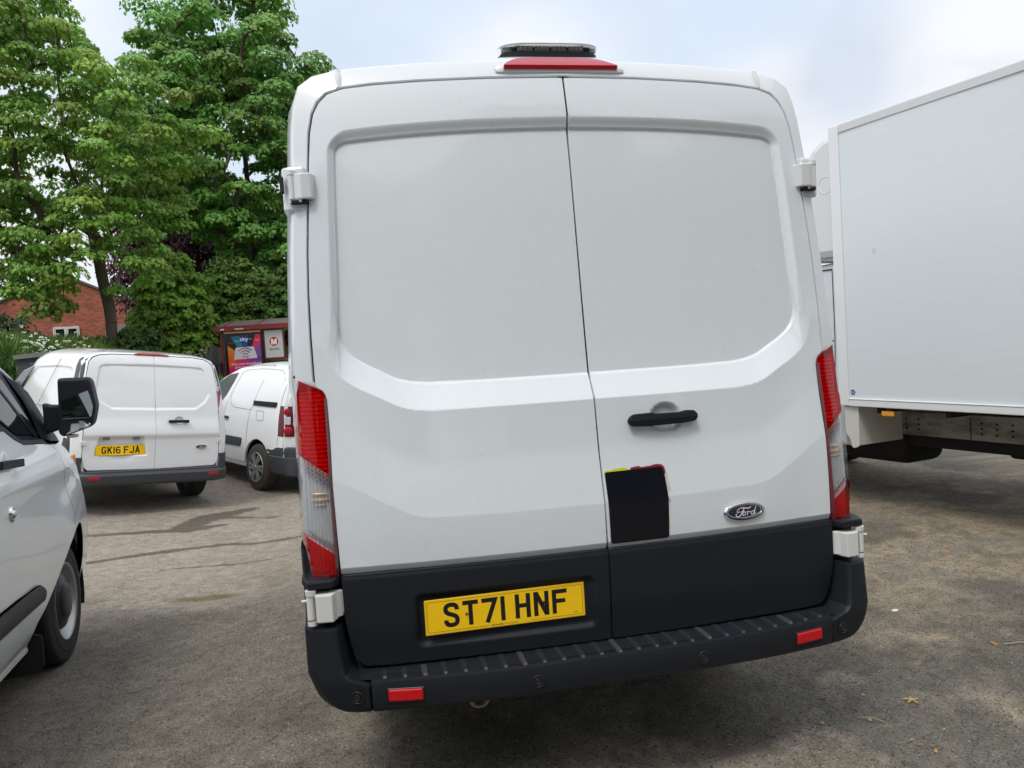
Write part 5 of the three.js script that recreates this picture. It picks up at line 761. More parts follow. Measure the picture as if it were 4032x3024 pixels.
function makeTree(name, label, group, base, o) {
  const t = thing(name, label, o.category ?? 'tree', base, 0, group), r = rng(o.seed), C = o.crown;
  const nodes = [], add = (p, par) => { nodes.push({ p, par, w: 0 }); return nodes.length - 1; };
  let k = add(V3(0, -0.4, 0), -1); const stem = [];
  for (const q of o.stem) { const a = nodes[k].p, b = V3(...q), n = Math.max(1, Math.round(a.distanceTo(b) / 0.6)); const from = a.clone(); for (let i = 1; i <= n; i++) { k = add(from.clone().lerp(b, i / n).add(V3((r() - 0.5) * 0.05, 0, (r() - 0.5) * 0.05)), k); stem.push(k); } }
  const tips = [];
  let guard = 0;
  while (tips.length < o.tips && guard++ < o.tips * 60) {
    const u = V3(r() * 2 - 1, r() * 2 - 1, r() * 2 - 1), L = u.length(); if (L > 1 || L < (o.hollow ?? 0.35)) continue;
    const p = V3(C[0] + u.x * C[3], C[1] + u.y * C[4], C[2] + u.z * C[5]);
    if (o.shape && !o.shape(p, u)) continue;
    if (noise(p.x * 0.55 + o.seed, p.y * 0.75, p.z * 0.55) < (o.gap ?? 0.36)) continue;
    if (tips.some((q) => q.distanceTo(p) < (o.space ?? 0.55))) continue;
    tips.push(p);
  }
  tips.sort((a, b) => a.distanceTo(V3(C[0], o.fork, C[2])) - b.distanceTo(V3(C[0], o.fork, C[2])));
  for (const p of tips) {
    let best = -1, bd = 1e9;
    nodes.forEach((n, i) => { if (n.p.y < o.fork - 0.6) return; const d = n.p.distanceTo(p), dy = p.y - n.p.y, pen = dy < 0.25 * Math.hypot(p.x - n.p.x, p.z - n.p.z) ? 1.6 : 1; if (d * pen < bd && d > 0.15) { bd = d * pen; best = i; } });
    const a = nodes[best].p, d = a.distanceTo(p), n = Math.max(1, Math.round(d / 0.55)); let q = best;
    for (let i = 1; i <= n; i++) { const s = i / n, m = a.clone().lerp(p, s); m.y += Math.sin(s * Math.PI) * d * 0.10; if (i < n) m.add(V3((r() - 0.5) * 0.12, (r() - 0.5) * 0.10, (r() - 0.5) * 0.12)); q = add(m, q); }
  }
  for (let i = nodes.length - 1; i > 0; i--) { nodes[i].w = Math.max(nodes[i].w, 1); if (nodes[i].par >= 0) nodes[nodes[i].par].w += nodes[i].w; }
  const W = nodes[stem[0]].w, rad = (i) => Math.max(0.012, o.radius * Math.pow(nodes[i].w / W, 0.46)), P = [], N = [], UV = [], trunk = { P: [], N: [], UV: [] };
  nodes.forEach((n, i) => {
    if (n.par < 0) return;
    const isT = stem.includes(i) && n.p.y < o.fork + 0.3, T = isT ? trunk : { P, N, UV }, a = nodes[n.par].p, b = n.p, ra = n.par === 0 ? o.radius * 1.25 : Math.min(rad(n.par), rad(i) * 1.6), rb = rad(i), seg = rb > 0.08 ? 14 : rb > 0.03 ? 7 : 4;
    const d = b.clone().sub(a).normalize(), e = (Math.abs(d.y) < 0.9 ? V3(0, 1, 0) : V3(1, 0, 0)).cross(d).normalize(), f = d.clone().cross(e);
    for (let s = 0; s < seg; s++) { const A0 = s / seg * 6.2832, A1 = (s + 1) / seg * 6.2832, n0 = e.clone().multiplyScalar(Math.cos(A0)).addScaledVector(f, Math.sin(A0)), n1 = e.clone().multiplyScalar(Math.cos(A1)).addScaledVector(f, Math.sin(A1));
      const q = [[a.clone().addScaledVector(n0, ra), n0, s / seg, a.y], [a.clone().addScaledVector(n1, ra), n1, (s + 1) / seg, a.y], [b.clone().addScaledVector(n1, rb), n1, (s + 1) / seg, b.y], [b.clone().addScaledVector(n0, rb), n0, s / seg, b.y]];
      for (const j of [0, 1, 2, 0, 2, 3]) { T.P.push(...q[j][0].toArray()); T.N.push(...q[j][1].toArray()); T.UV.push(q[j][2], q[j][3] * 0.1); } }
  });
  const geo = (T) => { const g = new THREE.BufferGeometry(); g.setAttribute('position', new THREE.BufferAttribute(new Float32Array(T.P), 3)); g.setAttribute('normal', new THREE.BufferAttribute(new Float32Array(T.N), 3)); g.setAttribute('uv', new THREE.BufferAttribute(new Float32Array(T.UV), 2)); return g; };
  if (trunk.P.length) part(t, 'trunk', geo(trunk), barkM(o.bark ?? [0.52, 0.46, 0.40]));
  part(t, 'branches', geo({ P, N, UV }), barkM((o.bark ?? [0.52, 0.46, 0.40]).map((v) => v * 0.8)));
  const mats = [], cols = [], fl = [], D = new THREE.Object3D(), base3 = o.color;
  for (const p of tips) {
    const R = o.clump * (0.7 + r() * 0.6), tone = 0.72 + r() * 0.5, warm = r();
    for (let i = 0; i < o.leaves; i++) { // leaves lie in tiers over a drooping dome
      const a = r() * 6.2832, q = Math.sqrt(r()), tier = r() * r();
      D.position.set(p.x + Math.cos(a) * q * R, p.y + R * (o.flat ?? 0.55) * ((1 - q * q) * 0.9 - tier * 1.1) + (r() - 0.5) * 0.1, p.z + Math.sin(a) * q * R);
      D.rotation.set(0.25 + q * 0.75 + (r() - 0.5) * 0.9, Math.PI / 2 - a + (r() - 0.5) * 1.6, (r() - 0.5) * 0.7, 'YXZ');
      D.scale.setScalar(o.leaf * (0.65 + r() * 0.6)); D.updateMatrix(); mats.push(D.matrix.clone());
      const v = tone * (0.75 + r() * 0.5); cols.push(rgb(base3[0] * v * (1 + 0.5 * (warm > 0.8 ? r() : 0)), base3[1] * v, base3[2] * v));
    }
    if (o.racemes) for (let i = 0; i < o.racemes; i++) { const a = r() * 6.2832, q = Math.sqrt(r()); D.position.set(p.x + Math.cos(a) * q * R, p.y + R * 0.35 * (1 - q * q) - 0.05, p.z + Math.sin(a) * q * R); D.rotation.set((r() - 0.5) * 0.4, r() * 6, (r() - 0.5) * 0.4); D.scale.setScalar(0.7 + r() * 0.6); D.updateMatrix(); fl.push(D.matrix.clone()); }
  }
  scatter(t, 'crown', LEAF[o.leafKind ?? 'maple'], leafM([1, 1, 1], 0.42), mats, cols);
  if (fl.length) scatter(t, 'blossom', new THREE.ConeGeometry(0.022, 0.15, 5).translate(0, -0.07, 0), leafM([0.32, 0.34, 0.06], 0.2), fl);
  return t;
}
const at0 = (x, z, dy = 0) => [x, terrain(x, z) + dy, z];
makeTree('sycamore_tree', 'airy green tree with a bare grey trunk in front of the brick house', null, [-8.15, 1.9, -24.5], { seed: 21, stem: [[0.04, 1.1, 0], [-0.04, 2.0, 0], [-0.16, 3.2, 0.05], [-0.24, 3.9, 0], [-0.38, 4.7, 0], [-0.85, 6.3, 0], [-0.8, 8.5, 0.2], [-0.6, 11, 0]], fork: 4.1, radius: 0.165, crown: [-1.3, 8.1, 0.2, 5.0, 7.2, 3.4], tips: 440, leaves: 140, clump: 0.54, flat: 0.46, leaf: 0.12, space: 0.54, gap: 0.38, hollow: 0.25, racemes: 15, color: [0.235, 0.435, 0.068], shape: (p, u) => p.y > (p.x < -0.6 ? 1.35 : 1.75) && !(p.y > 8.6 && p.x > 0.5 - (p.y - 8.6) * 0.5) && !(p.x > 2.4 && p.y > 8.2) && !(Math.abs(p.x + 0.05) < 0.42 && p.y < 2.9 && p.z > -0.3) && !(p.x > 1.7 && p.y < 4.2) && !(p.x > 2.5 && p.y < 5) });
makeTree('maple_tree', 'tall dense dark green tree rising behind the bus shelter', null, at0(-4.6, -31.6, 0), { seed: 5, stem: [[0, 2, 0], [0.1, 4.4, 0], [0.2, 6.5, 0], [0.1, 9, 0], [-0.3, 12, 0]], fork: 3.0, radius: 0.30, crown: [-0.35, 8.9, 0, 4.75, 7.6, 3.6], tips: 430, leaves: 190, clump: 0.70, flat: 0.55, leaf: 0.145, space: 0.64, gap: 0.31, hollow: 0.35, racemes: 9, color: [0.165, 0.37, 0.065], shape: (p) => p.y > 1.6 && !(p.x > 2.2 && p.y > 13.0) && !(p.x < -0.5 && p.y < 6.0) && !(p.x < -3.3 && p.y > 11.5) });
makeTree('copper_beech', 'dark purple leaved tree between the two green trees', null, at0(-8.2, -37.5, 1.2), { seed: 9, stem: [[0, 2, 0], [0, 4, 0]], fork: 1.4, radius: 0.22, crown: [0.4, 4.6, 0, 3.5, 4.2, 2.2], tips: 230, leaves: 190, clump: 0.85, leaf: 0.16, space: 0.7, gap: 0.2, leafKind: 'oval', color: [0.10, 0.032, 0.055] });
makeTree('leafy_shrub', 'bright green tall shrub left of the bus shelter', null, at0(-6.55, -27.6, 0), { category: 'shrub', seed: 13, stem: [[0, 1, 0], [0, 2.2, 0]], fork: 0.5, radius: 0.06, crown: [-0.35, 2.1, 0, 1.25, 2.3, 1.0], tips: 135, leaves: 130, clump: 0.42, leaf: 0.13, space: 0.36, gap: 0.2, color: [0.25, 0.44, 0.055] });
makeTree('leafy_shrub', 'mid green bush overhanging the fence beside the shelter roof', null, at0(-4.9, -28.9, 0), { category: 'shrub', seed: 14, stem: [[0, 1, 0], [0, 2.4, 0]], fork: 0.5, radius: 0.06, crown: [0, 2.4, 0, 1.7, 2.3, 0.9], tips: 130, leaves: 130, clump: 0.48, leaf: 0.12, space: 0.4, gap: 0.22, color: [0.15, 0.29, 0.044] });
makeTree('leafy_shrub', 'dark bush seen through the glass side of the shelter', null, at0(-2.6, -28.6, 0), { category: 'shrub', seed: 15, stem: [[0, 1, 0], [0, 2.0, 0]], fork: 0.5, radius: 0.06, crown: [0, 2.3, 0, 1.7, 2.4, 0.9], tips: 120, leaves: 130, clump: 0.5, leaf: 0.12, space: 0.42, gap: 0.2, color: [0.12, 0.25, 0.042] });
makeTree('young_tree', 'thin forked sapling leaning right beside the bare trunk', null, at0(-7.65, -24.9, -0.1), { seed: 33, stem: [[0.0, 0.2, 0], [0.22, 0.65, 0], [0.30, 1.0, 0]], fork: 0.55, radius: 0.085, crown: [0.1, 0.80, 0, 0.80, 0.42, 0.5], tips: 18, leaves: 110, clump: 0.38, leaf: 0.13, space: 0.34, gap: 0.15, hollow: 0.1, color: [0.06, 0.13, 0.022], bark: [0.38, 0.28, 0.21] });
makeTree('garden_shrub', 'small pale green shrub at the foot of the bare trunk', null, at0(-8.5, -24.2, -0.2), { category: 'shrub', seed: 35, stem: [[0, 0.3, 0]], fork: 0.1, radius: 0.03, crown: [0, 0.45, 0, 0.25, 0.4, 0.25], tips: 18, leaves: 70, clump: 0.22, leaf: 0.11, space: 0.22, gap: 0.1, hollow: 0.1, color: [0.15, 0.20, 0.035] });
makeTree('evergreen_bush', 'dark green bush at the far left on top of the bank', null, at0(-10.6, -20.5, 0), { category: 'shrub', seed: 41, stem: [[0, 0.8, 0]], fork: 0.3, radius: 0.05, crown: [0, 0.35, 0, 1.6, 0.8, 1.2], tips: 90, leaves: 120, clump: 0.4, leaf: 0.10, space: 0.34, gap: 0.1, leafKind: 'oval', color: [0.045, 0.085, 0.02] });
// trees behind the photographer: the vans' paint mirrors them
const back = makeTree('yard_tree', 'tree behind the photographer, left one, mirrored in the paint', null, at0(-6, 16, 0), { seed: 51, stem: [[0, 3, 0], [0, 6, 0]], fork: 2, radius: 0.3, crown: [0, 5.6, 0, 5.6, 5.2, 3], tips: 150, leaves: 90, clump: 1.1, leaf: 0.34, space: 0.9, gap: 0.15, color: [0.06, 0.12, 0.03], shape: (p) => p.y > 0.8 });
[[4.5, 18, 'middle'], [14, 15, 'right']].forEach(([x, z, w], i) => { const c = back.clone(); c.name = numbered('yard_tree'); c.position.set(...at0(x, z, 0)); c.rotation.y = 1.9 + i * 2.2; c.scale.setScalar(1.35 - i * 0.12); scene.add(c); tag(c, `tree behind the photographer, ${w} one, mirrored in the paint`, 'tree'); });
// grass and flowers on the bank
{
  const r = rng(61), D = new THREE.Object3D(), m = [], c = [], blade = new THREE.BufferGeometry();
  blade.setAttribute('position', new THREE.BufferAttribute(new Float32Array([-0.012, 0, 0, 0.012, 0, 0, 0.008, 0.5, 0.05, -0.012, 0, 0, 0.008, 0.5, 0.05, -0.006, 0.5, 0.05, -0.006, 0.5, 0.05, 0.008, 0.5, 0.05, 0.002, 1, 0.22]), 3)); blade.computeVertexNormals();
  for (let i = 0; i < 90000; i++) {
    const x = -13.5 + r() * 9.5, z = -14.2 - r() * 9.5; if (x > -5.2 && r() < 0.7) continue;
    const tall = fbm(x * 0.7, z * 0.7, 4, 3), h = (z > -15.6 ? 0.14 : 0.22 + 0.42 * tall) * (0.6 + r() * 0.7);
    D.position.set(x, terrain(x, z) - 0.02, z); D.rotation.set((r() - 0.5) * 0.5, r() * 6.3, (r() - 0.5) * 0.5); D.scale.set(1.2 + r(), h, 0.5 + r()); D.updateMatrix(); m.push(D.matrix.clone());
    const pale = sstep(0.4, 0.65, fbm(x * 0.9 + 3, z * 0.9, 7, 3)), v = 0.7 + r() * 0.6; c.push(rgb(lerp(0.075, 0.13, pale) * v, lerp(0.17, 0.235, pale) * v, 0.034 * v));
  }
  const g = scatter(null, 'tall_grass', blade, leafM([1, 1, 1], 0.3), m, c); tag(g, 'long green grass growing over the bank behind the vans', 'grass');
  const spots = [[-7.95, -17.35, 0.62, 20, 'white'], [-7.62, -17.2, 0.60, 18, 'white'], [-8.5, -17.6, 0.6, 7, 'white'], [-7.5, -18.6, 0.85, 12, 'cream'], [-7.0, -18.4, 0.75, 8, 'cream'], [-5.75, -24.8, 1.05, 22, 'cream']];
  const lab = ['left of the two big clumps of white cow parsley on the bank', 'right of the two big clumps of white cow parsley on the bank', 'sparse white flowers at the far left edge of the bank', 'faded cream flowering weed against the brick wall', 'small faded cream weed at the left of the window', 'cream flowering bush beside the dark litter bin'];
  spots.forEach(([x, z, h, n, k], i) => {
    const t = thing('cow_parsley', lab[i], 'wild flower', at0(x, z, 0)), st = [], fl = [], DD = new THREE.Object3D();
    for (let j = 0; j < n; j++) {
      const dx = (r() - 0.5) * 0.75, dz = (r() - 0.5) * 0.5, hh = h * (0.55 + r() * 0.5); st.push(bar([dx * 0.4, 0, dz * 0.4], [dx, hh, dz], 0.008));
      for (let q = 0; q < 8; q++) { const a = r() * 6.3, rr = 0.05 * Math.sqrt(r()); DD.position.set(dx + Math.cos(a) * rr, hh + 0.05 * (r() - 0.5), dz + Math.sin(a) * rr); DD.rotation.set((r() - 0.5) * 0.8, r() * 6, (r() - 0.5) * 0.8); DD.scale.setScalar(0.7 + r() * 0.6); DD.updateMatrix(); fl.push(DD.matrix.clone()); }
    }
    part(t, 'stem', join(st), std([0.06, 0.11, 0.03], 0.8)); scatter(t, 'flower_head', new THREE.SphereGeometry(0.016, 7, 5).scale(1, 0.8, 1), std(k === 'white' ? [0.66, 0.70, 0.56] : [0.50, 0.47, 0.30], 0.9), fl);
  });
}
// ------------------------------------------------------------------ brick house, wall, fences, bus shelter, bin
{
  const brickTex = canvasTex(1024, 1024, (g, w, h) => { const r = rng(71); g.fillStyle = 'rgb(150,112,92)'; g.fillRect(0, 0, w, h); const bh = h / 28, bw = w / 9; for (let j = 0; j < 28; j++) for (let i = -1; i < 10; i++) { const v = 0.82 + r() * 0.3; g.fillStyle = `rgb(${166 * v | 0},${92 * v | 0},${74 * v | 0})`; g.fillRect(i * bw + (j % 2) * bw / 2 + 2, j * bh + 3, bw - 4, bh - 5); } }, { repeat: [1 / 2.0, 1 / 2.1] });
  const brick = std([1, 1, 1], 0.9, { map: brickTex }), yaw = 0.21;
  const h = thing('brick_house', 'red brick house behind the grass bank with one white window', 'house', [-11.86, 1.9, -45.75], yaw); // gable wall along -x from its right corner
  const W = 8.9;
  const gable = [[-7.6, 3.35], [-3.9, 4.75], [0, 2.88]];
  part(h, 'wall', panel([[-7.6, -1], [0, -1], [0, 2.86], [-3.9, 4.72], [-7.6, 3.3]], (x, y) => [x, y, 0], { cell: 1, rim: 0.1 }), brick);
  part(h, 'side_wall', box(0.2, 3.8, 8, -0.1, 0.9, -4.1, 0.01), brick);
  const dark = std([0.07, 0.065, 0.068], 0.75), tile = std([0.15, 0.14, 0.14], 0.85);
  part(h, 'verge', [bar([0.12, 2.86, 0.03], [-3.9, 4.80, 0.03], 0.10, 0.13), bar([-3.9, 4.80, 0.03], [-7.7, 3.36, 0.03], 0.10, 0.13)], dark);
  const roof = part(h, 'roof', loft([0.06, -8].map((zz) => [[-8.7, 2.98, zz], [-3.9, 4.84, zz], [0.3, 2.82, zz]]), { crease: 0.1 }), tile);
  for (let i = 0; i < 7; i++) part(roof, 'tile_course', box(0.16, 0.05, 1.6, -7.75 - i * 0.14, 3.34 - i * 0.056, -0.5, 0.01).clone(), i % 2 ? tile : std([0.19, 0.18, 0.18], 0.85));
  part(h, 'gutter', [box(1.1, 0.18, 0.5, -8.15, 2.78, -0.3, 0.02)], dark);
  const win = part(h, 'window', [box(1.26, 0.07, 0.12, -4.20, 2.06, 0.03, 0.01), box(1.30, 0.07, 0.16, -4.20, 1.10, 0.05, 0.01), box(0.07, 0.95, 0.12, -4.80, 1.58, 0.03, 0.01), box(0.07, 0.95, 0.12, -3.60, 1.58, 0.03, 0.01), box(0.10, 0.95, 0.12, -4.20, 1.58, 0.03, 0.01)], M.cream);
  for (const s of [-1, 1]) { part(win, 'sash', [box(0.50, 0.05, 0.06, -4.2 + s * 0.30, 2.0, 0.06, 0.008), box(0.50, 0.05, 0.06, -4.2 + s * 0.30, 1.16, 0.06, 0.008), box(0.05, 0.84, 0.06, -4.2 + s * 0.525, 1.58, 0.06, 0.008), box(0.05, 0.84, 0.06, -4.2 + s * 0.075, 1.58, 0.06, 0.008)], M.cream); part(win, 'pane', box(0.44, 0.80, 0.02, -4.2 + s * 0.30, 1.58, 0.045, 0.003), M.glass); }
  part(win, 'curtain', [box(0.09, 0.55, 0.03, -3.70, 1.50, 0.02, 0.01)], M.whiteOld);
  part(h, 'lean_to_roof', [bar([-2.3, 1.42, 0.6], [0.05, 1.12, 0.6], 0.06, 1.5)], std([0.30, 0.29, 0.30], 0.5));
  part(h, 'lean_to_wall', box(2.1, 1.1, 1.2, -1.1, 0.55, 0.6, 0.01), brick);
  part(h, 'porch_board', [bar([0.1, 2.0, 0.5], [0.9, 1.55, 0.5], 0.05, 0.28), box(0.5, 1.2, 0.1, 0.5, 0.95, 0.2, 0.01)], M.whiteOld);
}
{
  const w = thing('low_wall', 'low dark grey wall with a flat coping behind the small van', 'wall', [0, 0, 0]);
  const x0 = -6.90, x1 = -5.75, A = (x, y) => [x, y, -14.05 + (x - x0) * 0.20];
  part(w, 'coping', bar(A(x0 - 0.05, 1.865), A(x1, 1.92), 0.30, 0.08), std([0.15, 0.145, 0.145], 0.85));
  part(w, 'wall_face', bar(A(x0, 0.95), A(x1, 1.00), 0.22, 1.76), std([0.055, 0.055, 0.062], 0.9));
  part(w, 'panel_end', box(0.5, 0.9, 0.1, x0 + 0.5, 1.3, -13.80, 0.02), std([0.045, 0.055, 0.068], 0.8));
}
{
  const boards = (f, pts, n, y0, y1, m) => { for (let i = 0; i < n; i++) { const t = (i + 0.5) / n, x = lerp(pts[0][0], pts[1][0], t), z = lerp(pts[0][1], pts[1][1], t), g = terrain(x, z); part(f, 'board', box(Math.hypot(pts[1][0] - pts[0][0], pts[1][1] - pts[0][1]) / n - 0.012, y1 - y0 + (hash(i, 1, 2) - 0.5) * 0.06, 0.02, x, (y0 + y1) / 2 + g, z + (i % 2) * 0.012, 0.004), m[i % m.length]); } };
  const grey = [std([0.20, 0.19, 0.175], 0.9), std([0.165, 0.155, 0.145], 0.9), std([0.235, 0.22, 0.20], 0.9)], brown = [std([0.10, 0.085, 0.07], 0.9), std([0.13, 0.11, 0.09], 0.9)];
  const f = thing('wooden_fence', 'weathered grey board fence behind the bin and the bus shelter', 'fence');
  boards(f, [[-6.2, -27.2], [-1.6, -26.6]], 30, 0, 1.35, grey);
  part(f, 'rail', bar([-6.2, terrain(-6.2, -27.2) + 1.0, -27.24], [-1.6, terrain(-1.6, -26.6) + 1.0, -26.64], 0.05, 0.09), grey[1]);
  const f2 = thing('wooden_fence', 'dark brown board fence low between the bare trunk and the shrub', 'fence');
  boards(f2, [[-7.9, -26.2], [-6.1, -26.8]], 12, -0.5, 0.32, brown);
}
{
  const s = thing('bus_shelter', 'red framed bus shelter with a curved roof behind the small white van', 'bus shelter', [-5.06, 0.62, -25.93], -0.19);
  const red = std([0.26, 0.022, 0.035], 0.4), L = 3.2, D = 1.25; // local x along the front, z back to front; the front is at z = 0
  const roofTex = canvasTex(512, 256, (g, w, h) => { const r = rng(90); g.fillStyle = 'rgb(118,108,104)'; g.fillRect(0, 0, w, h); for (let i = 0; i < 1500; i++) { g.fillStyle = `rgba(${r() < 0.5 ? '80,72,68' : '150,140,134'},0.16)`; g.fillRect(r() * w, r() * h, 2 + r() * 9, 1 + r() * 4); } for (let i = 0; i < 26; i++) { g.fillStyle = 'rgba(235,235,228,0.85)'; g.beginPath(); g.ellipse(r() * w, r() * h, 1.5 + r() * 2.5, 1.2 + r() * 2, 0, 0, 7); g.fill(); } });
  const prof = range(0, 1, 0.1).map((t) => { const a = t * 1.25; return [0.10 - Math.sin(a) * (D + 0.1) / Math.sin(1.25), 2.09 + (1 - Math.cos(1.25 - a * 0 + 0) * 0 - (1 - Math.sin((1 - t) * 0 + 1.5708 * t)) * 1) * 0.26]; });
  part(s, 'roof', loft(prof.map(([z, y]) => [-0.16, L + 0.3].map((x) => [x, y, z]))), std([1, 1, 1], 0.7, { map: roofTex }));
  part(s, 'roof_lining', loft(prof.map(([z, y]) => [-0.16, L + 0.3].map((x) => [x, y - 0.02, z]))), M.whiteOld);
  for (const x of [0.06, 1.2, 2.3, 3.3]) part(s, 'roof_rib', loft(prof.map(([z, y]) => [[x - 0.03, y, z], [x - 0.025, y + 0.015, z], [x + 0.025, y + 0.015, z], [x + 0.03, y, z]])), red);
  part(s, 'front_beam', [box(L + 0.5, 0.15, 0.06, L / 2 - 0.0, 2.03, 0.10, 0.012), box(L + 0.5, 0.04, 0.09, L / 2, 2.10, 0.09, 0.01)], red);
  part(s, 'end_beam', [bar([-0.16, 2.03, 0.1], [-0.16, 2.12, -0.9], 0.05, 0.10)], red);
  part(s, 'name_strip', box(0.30, 0.035, 0.006, 0.62, 2.005, 0.132, 0.002), M.whiteOld); part(s, 'name_strip', box(0.13, 0.05, 0.006, 0.05, 2.01, 0.132, 0.002), M.whiteOld);
  for (const [x, z] of [[-0.04, -0.05], [-0.04, -1.1], [2.26, -0.05], [3.2, -0.05], [2.26, -1.1], [3.2, -1.1]]) part(s, 'post', box(0.07, 2.06, 0.07, x, 1.02, z, 0.01), red);
  part(s, 'end_board', box(0.02, 1.9, 0.15, 0.02, 1.0, -0.12, 0.004), std([0.30, 0.26, 0.21], 0.8));
  part(s, 'rest_rail', [box(0.85, 0.055, 0.06, 1.72, 0.895, -0.4, 0.012), box(0.3, 0.06, 0.06, 0.16, 0.83, -0.3, 0.012)], std([0.62, 0.50, 0.30], 0.6));
  // advertising case and its poster
  const ad = part(s, 'poster_case', [box(1.30, 1.72, 0.10, 0.70, 1.06, -0.02, 0.015)], M.black);
  part(ad, 'case_lip', box(1.24, 0.07, 0.06, 0.68, 1.90, 0.02, 0.012), std([0.72, 0.36, 0.15], 0.5));
  const poster = canvasTex(768, 1152, (g, w, h) => {
    const poly = (c, ...p) => { g.fillStyle = c; g.beginPath(); for (let i = 0; i < p.length; i += 2) g.lineTo(p[i] * w, p[i + 1] * h); g.closePath(); g.fill(); };
    const lg = (x0, y0, x1, y1, ...st) => { const q = g.createLinearGradient(x0 * w, y0 * h, x1 * w, y1 * h); st.forEach((c, i) => q.addColorStop(i / (st.length - 1), c)); return q; };
    g.fillStyle = 'rgb(24,24,34)'; g.fillRect(0, 0, w, h);
    poly(lg(0, 0.5, 1, 0.5, '#f07a1c', '#f0503a', '#d0307c', '#7a3c98', '#4c4aa0'), 0, 0.42, 0.2, 0.52, 0.9, 0.46, 1, 0.40, 1, 1, 0, 1);
    poly(lg(0, 0.5, 0, 1, 'rgba(240,20,110,0)', 'rgba(236,18,120,0.95)', '#e0148c'), 0, 0.55, 1, 0.55, 1, 1, 0, 1);
    poly(lg(0, 0.2, 0.2, 0.5, '#f6a028', '#f26a1e'), 0, 0.24, 0.24, 0.37, 0.22, 0.6, 0, 0.72);
    poly(lg(0.15, 0.05, 0.4, 0.3, '#2a6a80', '#1f8f9c'), 0.10, 0.06, 0.37, 0.05, 0.46, 0.28, 0.31, 0.29);
    poly(lg(0.4, 0.05, 0.55, 0.3, '#1b2f86', '#2450b4'), 0.37, 0.05, 0.64, 0.045, 0.60, 0.28, 0.45, 0.28);
    poly('rgb(22,22,30)', 0.64, 0.045, 0.86, 0.04, 0.73, 0.28, 0.60, 0.28);
    poly(lg(0.8, 0.05, 0.8, 0.4, '#ec1c5c', '#e4306c'), 0.86, 0.04, 1, 0.04, 1, 0.22, 0.84, 0.34, 0.74, 0.28);
    poly('#8a4aa4', 1, 0.22, 1, 0.5, 0.86, 0.5, 0.83, 0.34);
    g.fillStyle = '#fff'; g.textAlign = 'center'; g.textBaseline = 'middle'; g.font = `bold ${0.155 * w}px sans-serif`; g.fillText('sky', 0.505 * w, 0.125 * h);
    g.font = `bold ${0.05 * w}px sans-serif`; g.fillStyle = 'rgba(220,235,240,0.85)'; g.fillText('Disney', 0.285 * w, 0.155 * h); g.fillText('BBC', 0.70 * w, 0.125 * h); g.fillStyle = '#c8202c'; g.fillText('NETFLIX', 0.10 * w, 0.19 * h); g.fillStyle = '#ffd0dc'; g.fillText('Prime', 0.90 * w, 0.155 * h);
    g.fillStyle = 'rgb(226,222,230)'; g.beginPath(); g.moveTo(0.27 * w, 0.29 * h); g.lineTo(0.75 * w, 0.285 * h); g.quadraticCurveTo(0.79 * w, 0.285 * h, 0.80 * w, 0.31 * h); g.lineTo(0.87 * w, 0.50 * h); g.quadraticCurveTo(0.88 * w, 0.53 * h, 0.84 * w, 0.53 * h); g.lineTo(0.20 * w, 0.54 * h); g.quadraticCurveTo(0.16 * w, 0.54 * h, 0.17 * w, 0.51 * h); g.lineTo(0.23 * w, 0.31 * h); g.quadraticCurveTo(0.24 * w, 0.29 * h, 0.27 * w, 0.29 * h); g.fill();
    g.lineCap = 'round'; for (const [rr, lw] of [[0.245, 0.034], [0.165, 0.032], [0.085, 0.03]]) { g.lineWidth = lw * w; g.strokeStyle = lg(0.3, 0, 0.75, 0, '#f08a3c', '#e05a78', '#3a2a58', '#3c8ad8'); g.beginPath(); g.arc(0.515 * w, 0.435 * h + 0.06 * w, rr * w, -2.45, -0.69); g.stroke(); }
    g.font = `bold ${0.125 * w}px sans-serif`; g.fillStyle = lg(0.42, 0, 0.6, 0, '#e8603c', '#c84a7c', '#4a3a68'); g.fillText('sky', 0.515 * w, 0.485 * h);
    g.fillStyle = '#fbe9f4'; g.font = `bold ${0.088 * w}px sans-serif`; g.fillText('Does your broadband', 0.53 * w, 0.635 * h); g.fillText('give you all this?', 0.53 * w, 0.70 * h);
  });
  part(ad, 'poster', new THREE.PlaneGeometry(1.12, 1.62).translate(0.72, 1.045, 0.033), new THREE.MeshStandardMaterial({ map: poster, roughness: 0.35, side: THREE.DoubleSide }));
  const sg = part(s, 'stop_sign', [box(0.70, 1.02, 0.05, 1.72, 1.44, -0.05, 0.012)], red);
  const sign = canvasTex(512, 768, (g, w, h) => { g.fillStyle = 'rgb(205,206,206)'; g.fillRect(0, 0, w, h); g.fillStyle = 'rgba(255,255,255,0.65)'; g.beginPath(); g.arc(w * 0.5, h * 0.415, w * 0.285, 0, 7); g.fill(); g.fillStyle = 'rgb(206,20,30)'; g.beginPath(); g.arc(w * 0.5, h * 0.415, w * 0.262, 0, 7); g.fill(); g.textAlign = 'center'; g.textBaseline = 'middle'; g.fillStyle = '#fff'; g.font = `bold ${0.40 * w}px sans-serif`; g.fillText('M', w * 0.5, h * 0.425); g.lineWidth = 12; g.strokeStyle = '#fff'; g.strokeText('M', w * 0.5, h * 0.425); g.fillStyle = 'rgb(52,52,54)'; g.font = `bold ${0.165 * w}px sans-serif`; g.fillText('METRO', w * 0.5, h * 0.70); });
  part(sg, 'sign_face', new THREE.PlaneGeometry(0.60, 0.92).translate(1.72, 1.44, -0.023), new THREE.MeshStandardMaterial({ map: sign, roughness: 0.4, side: THREE.DoubleSide }));
}
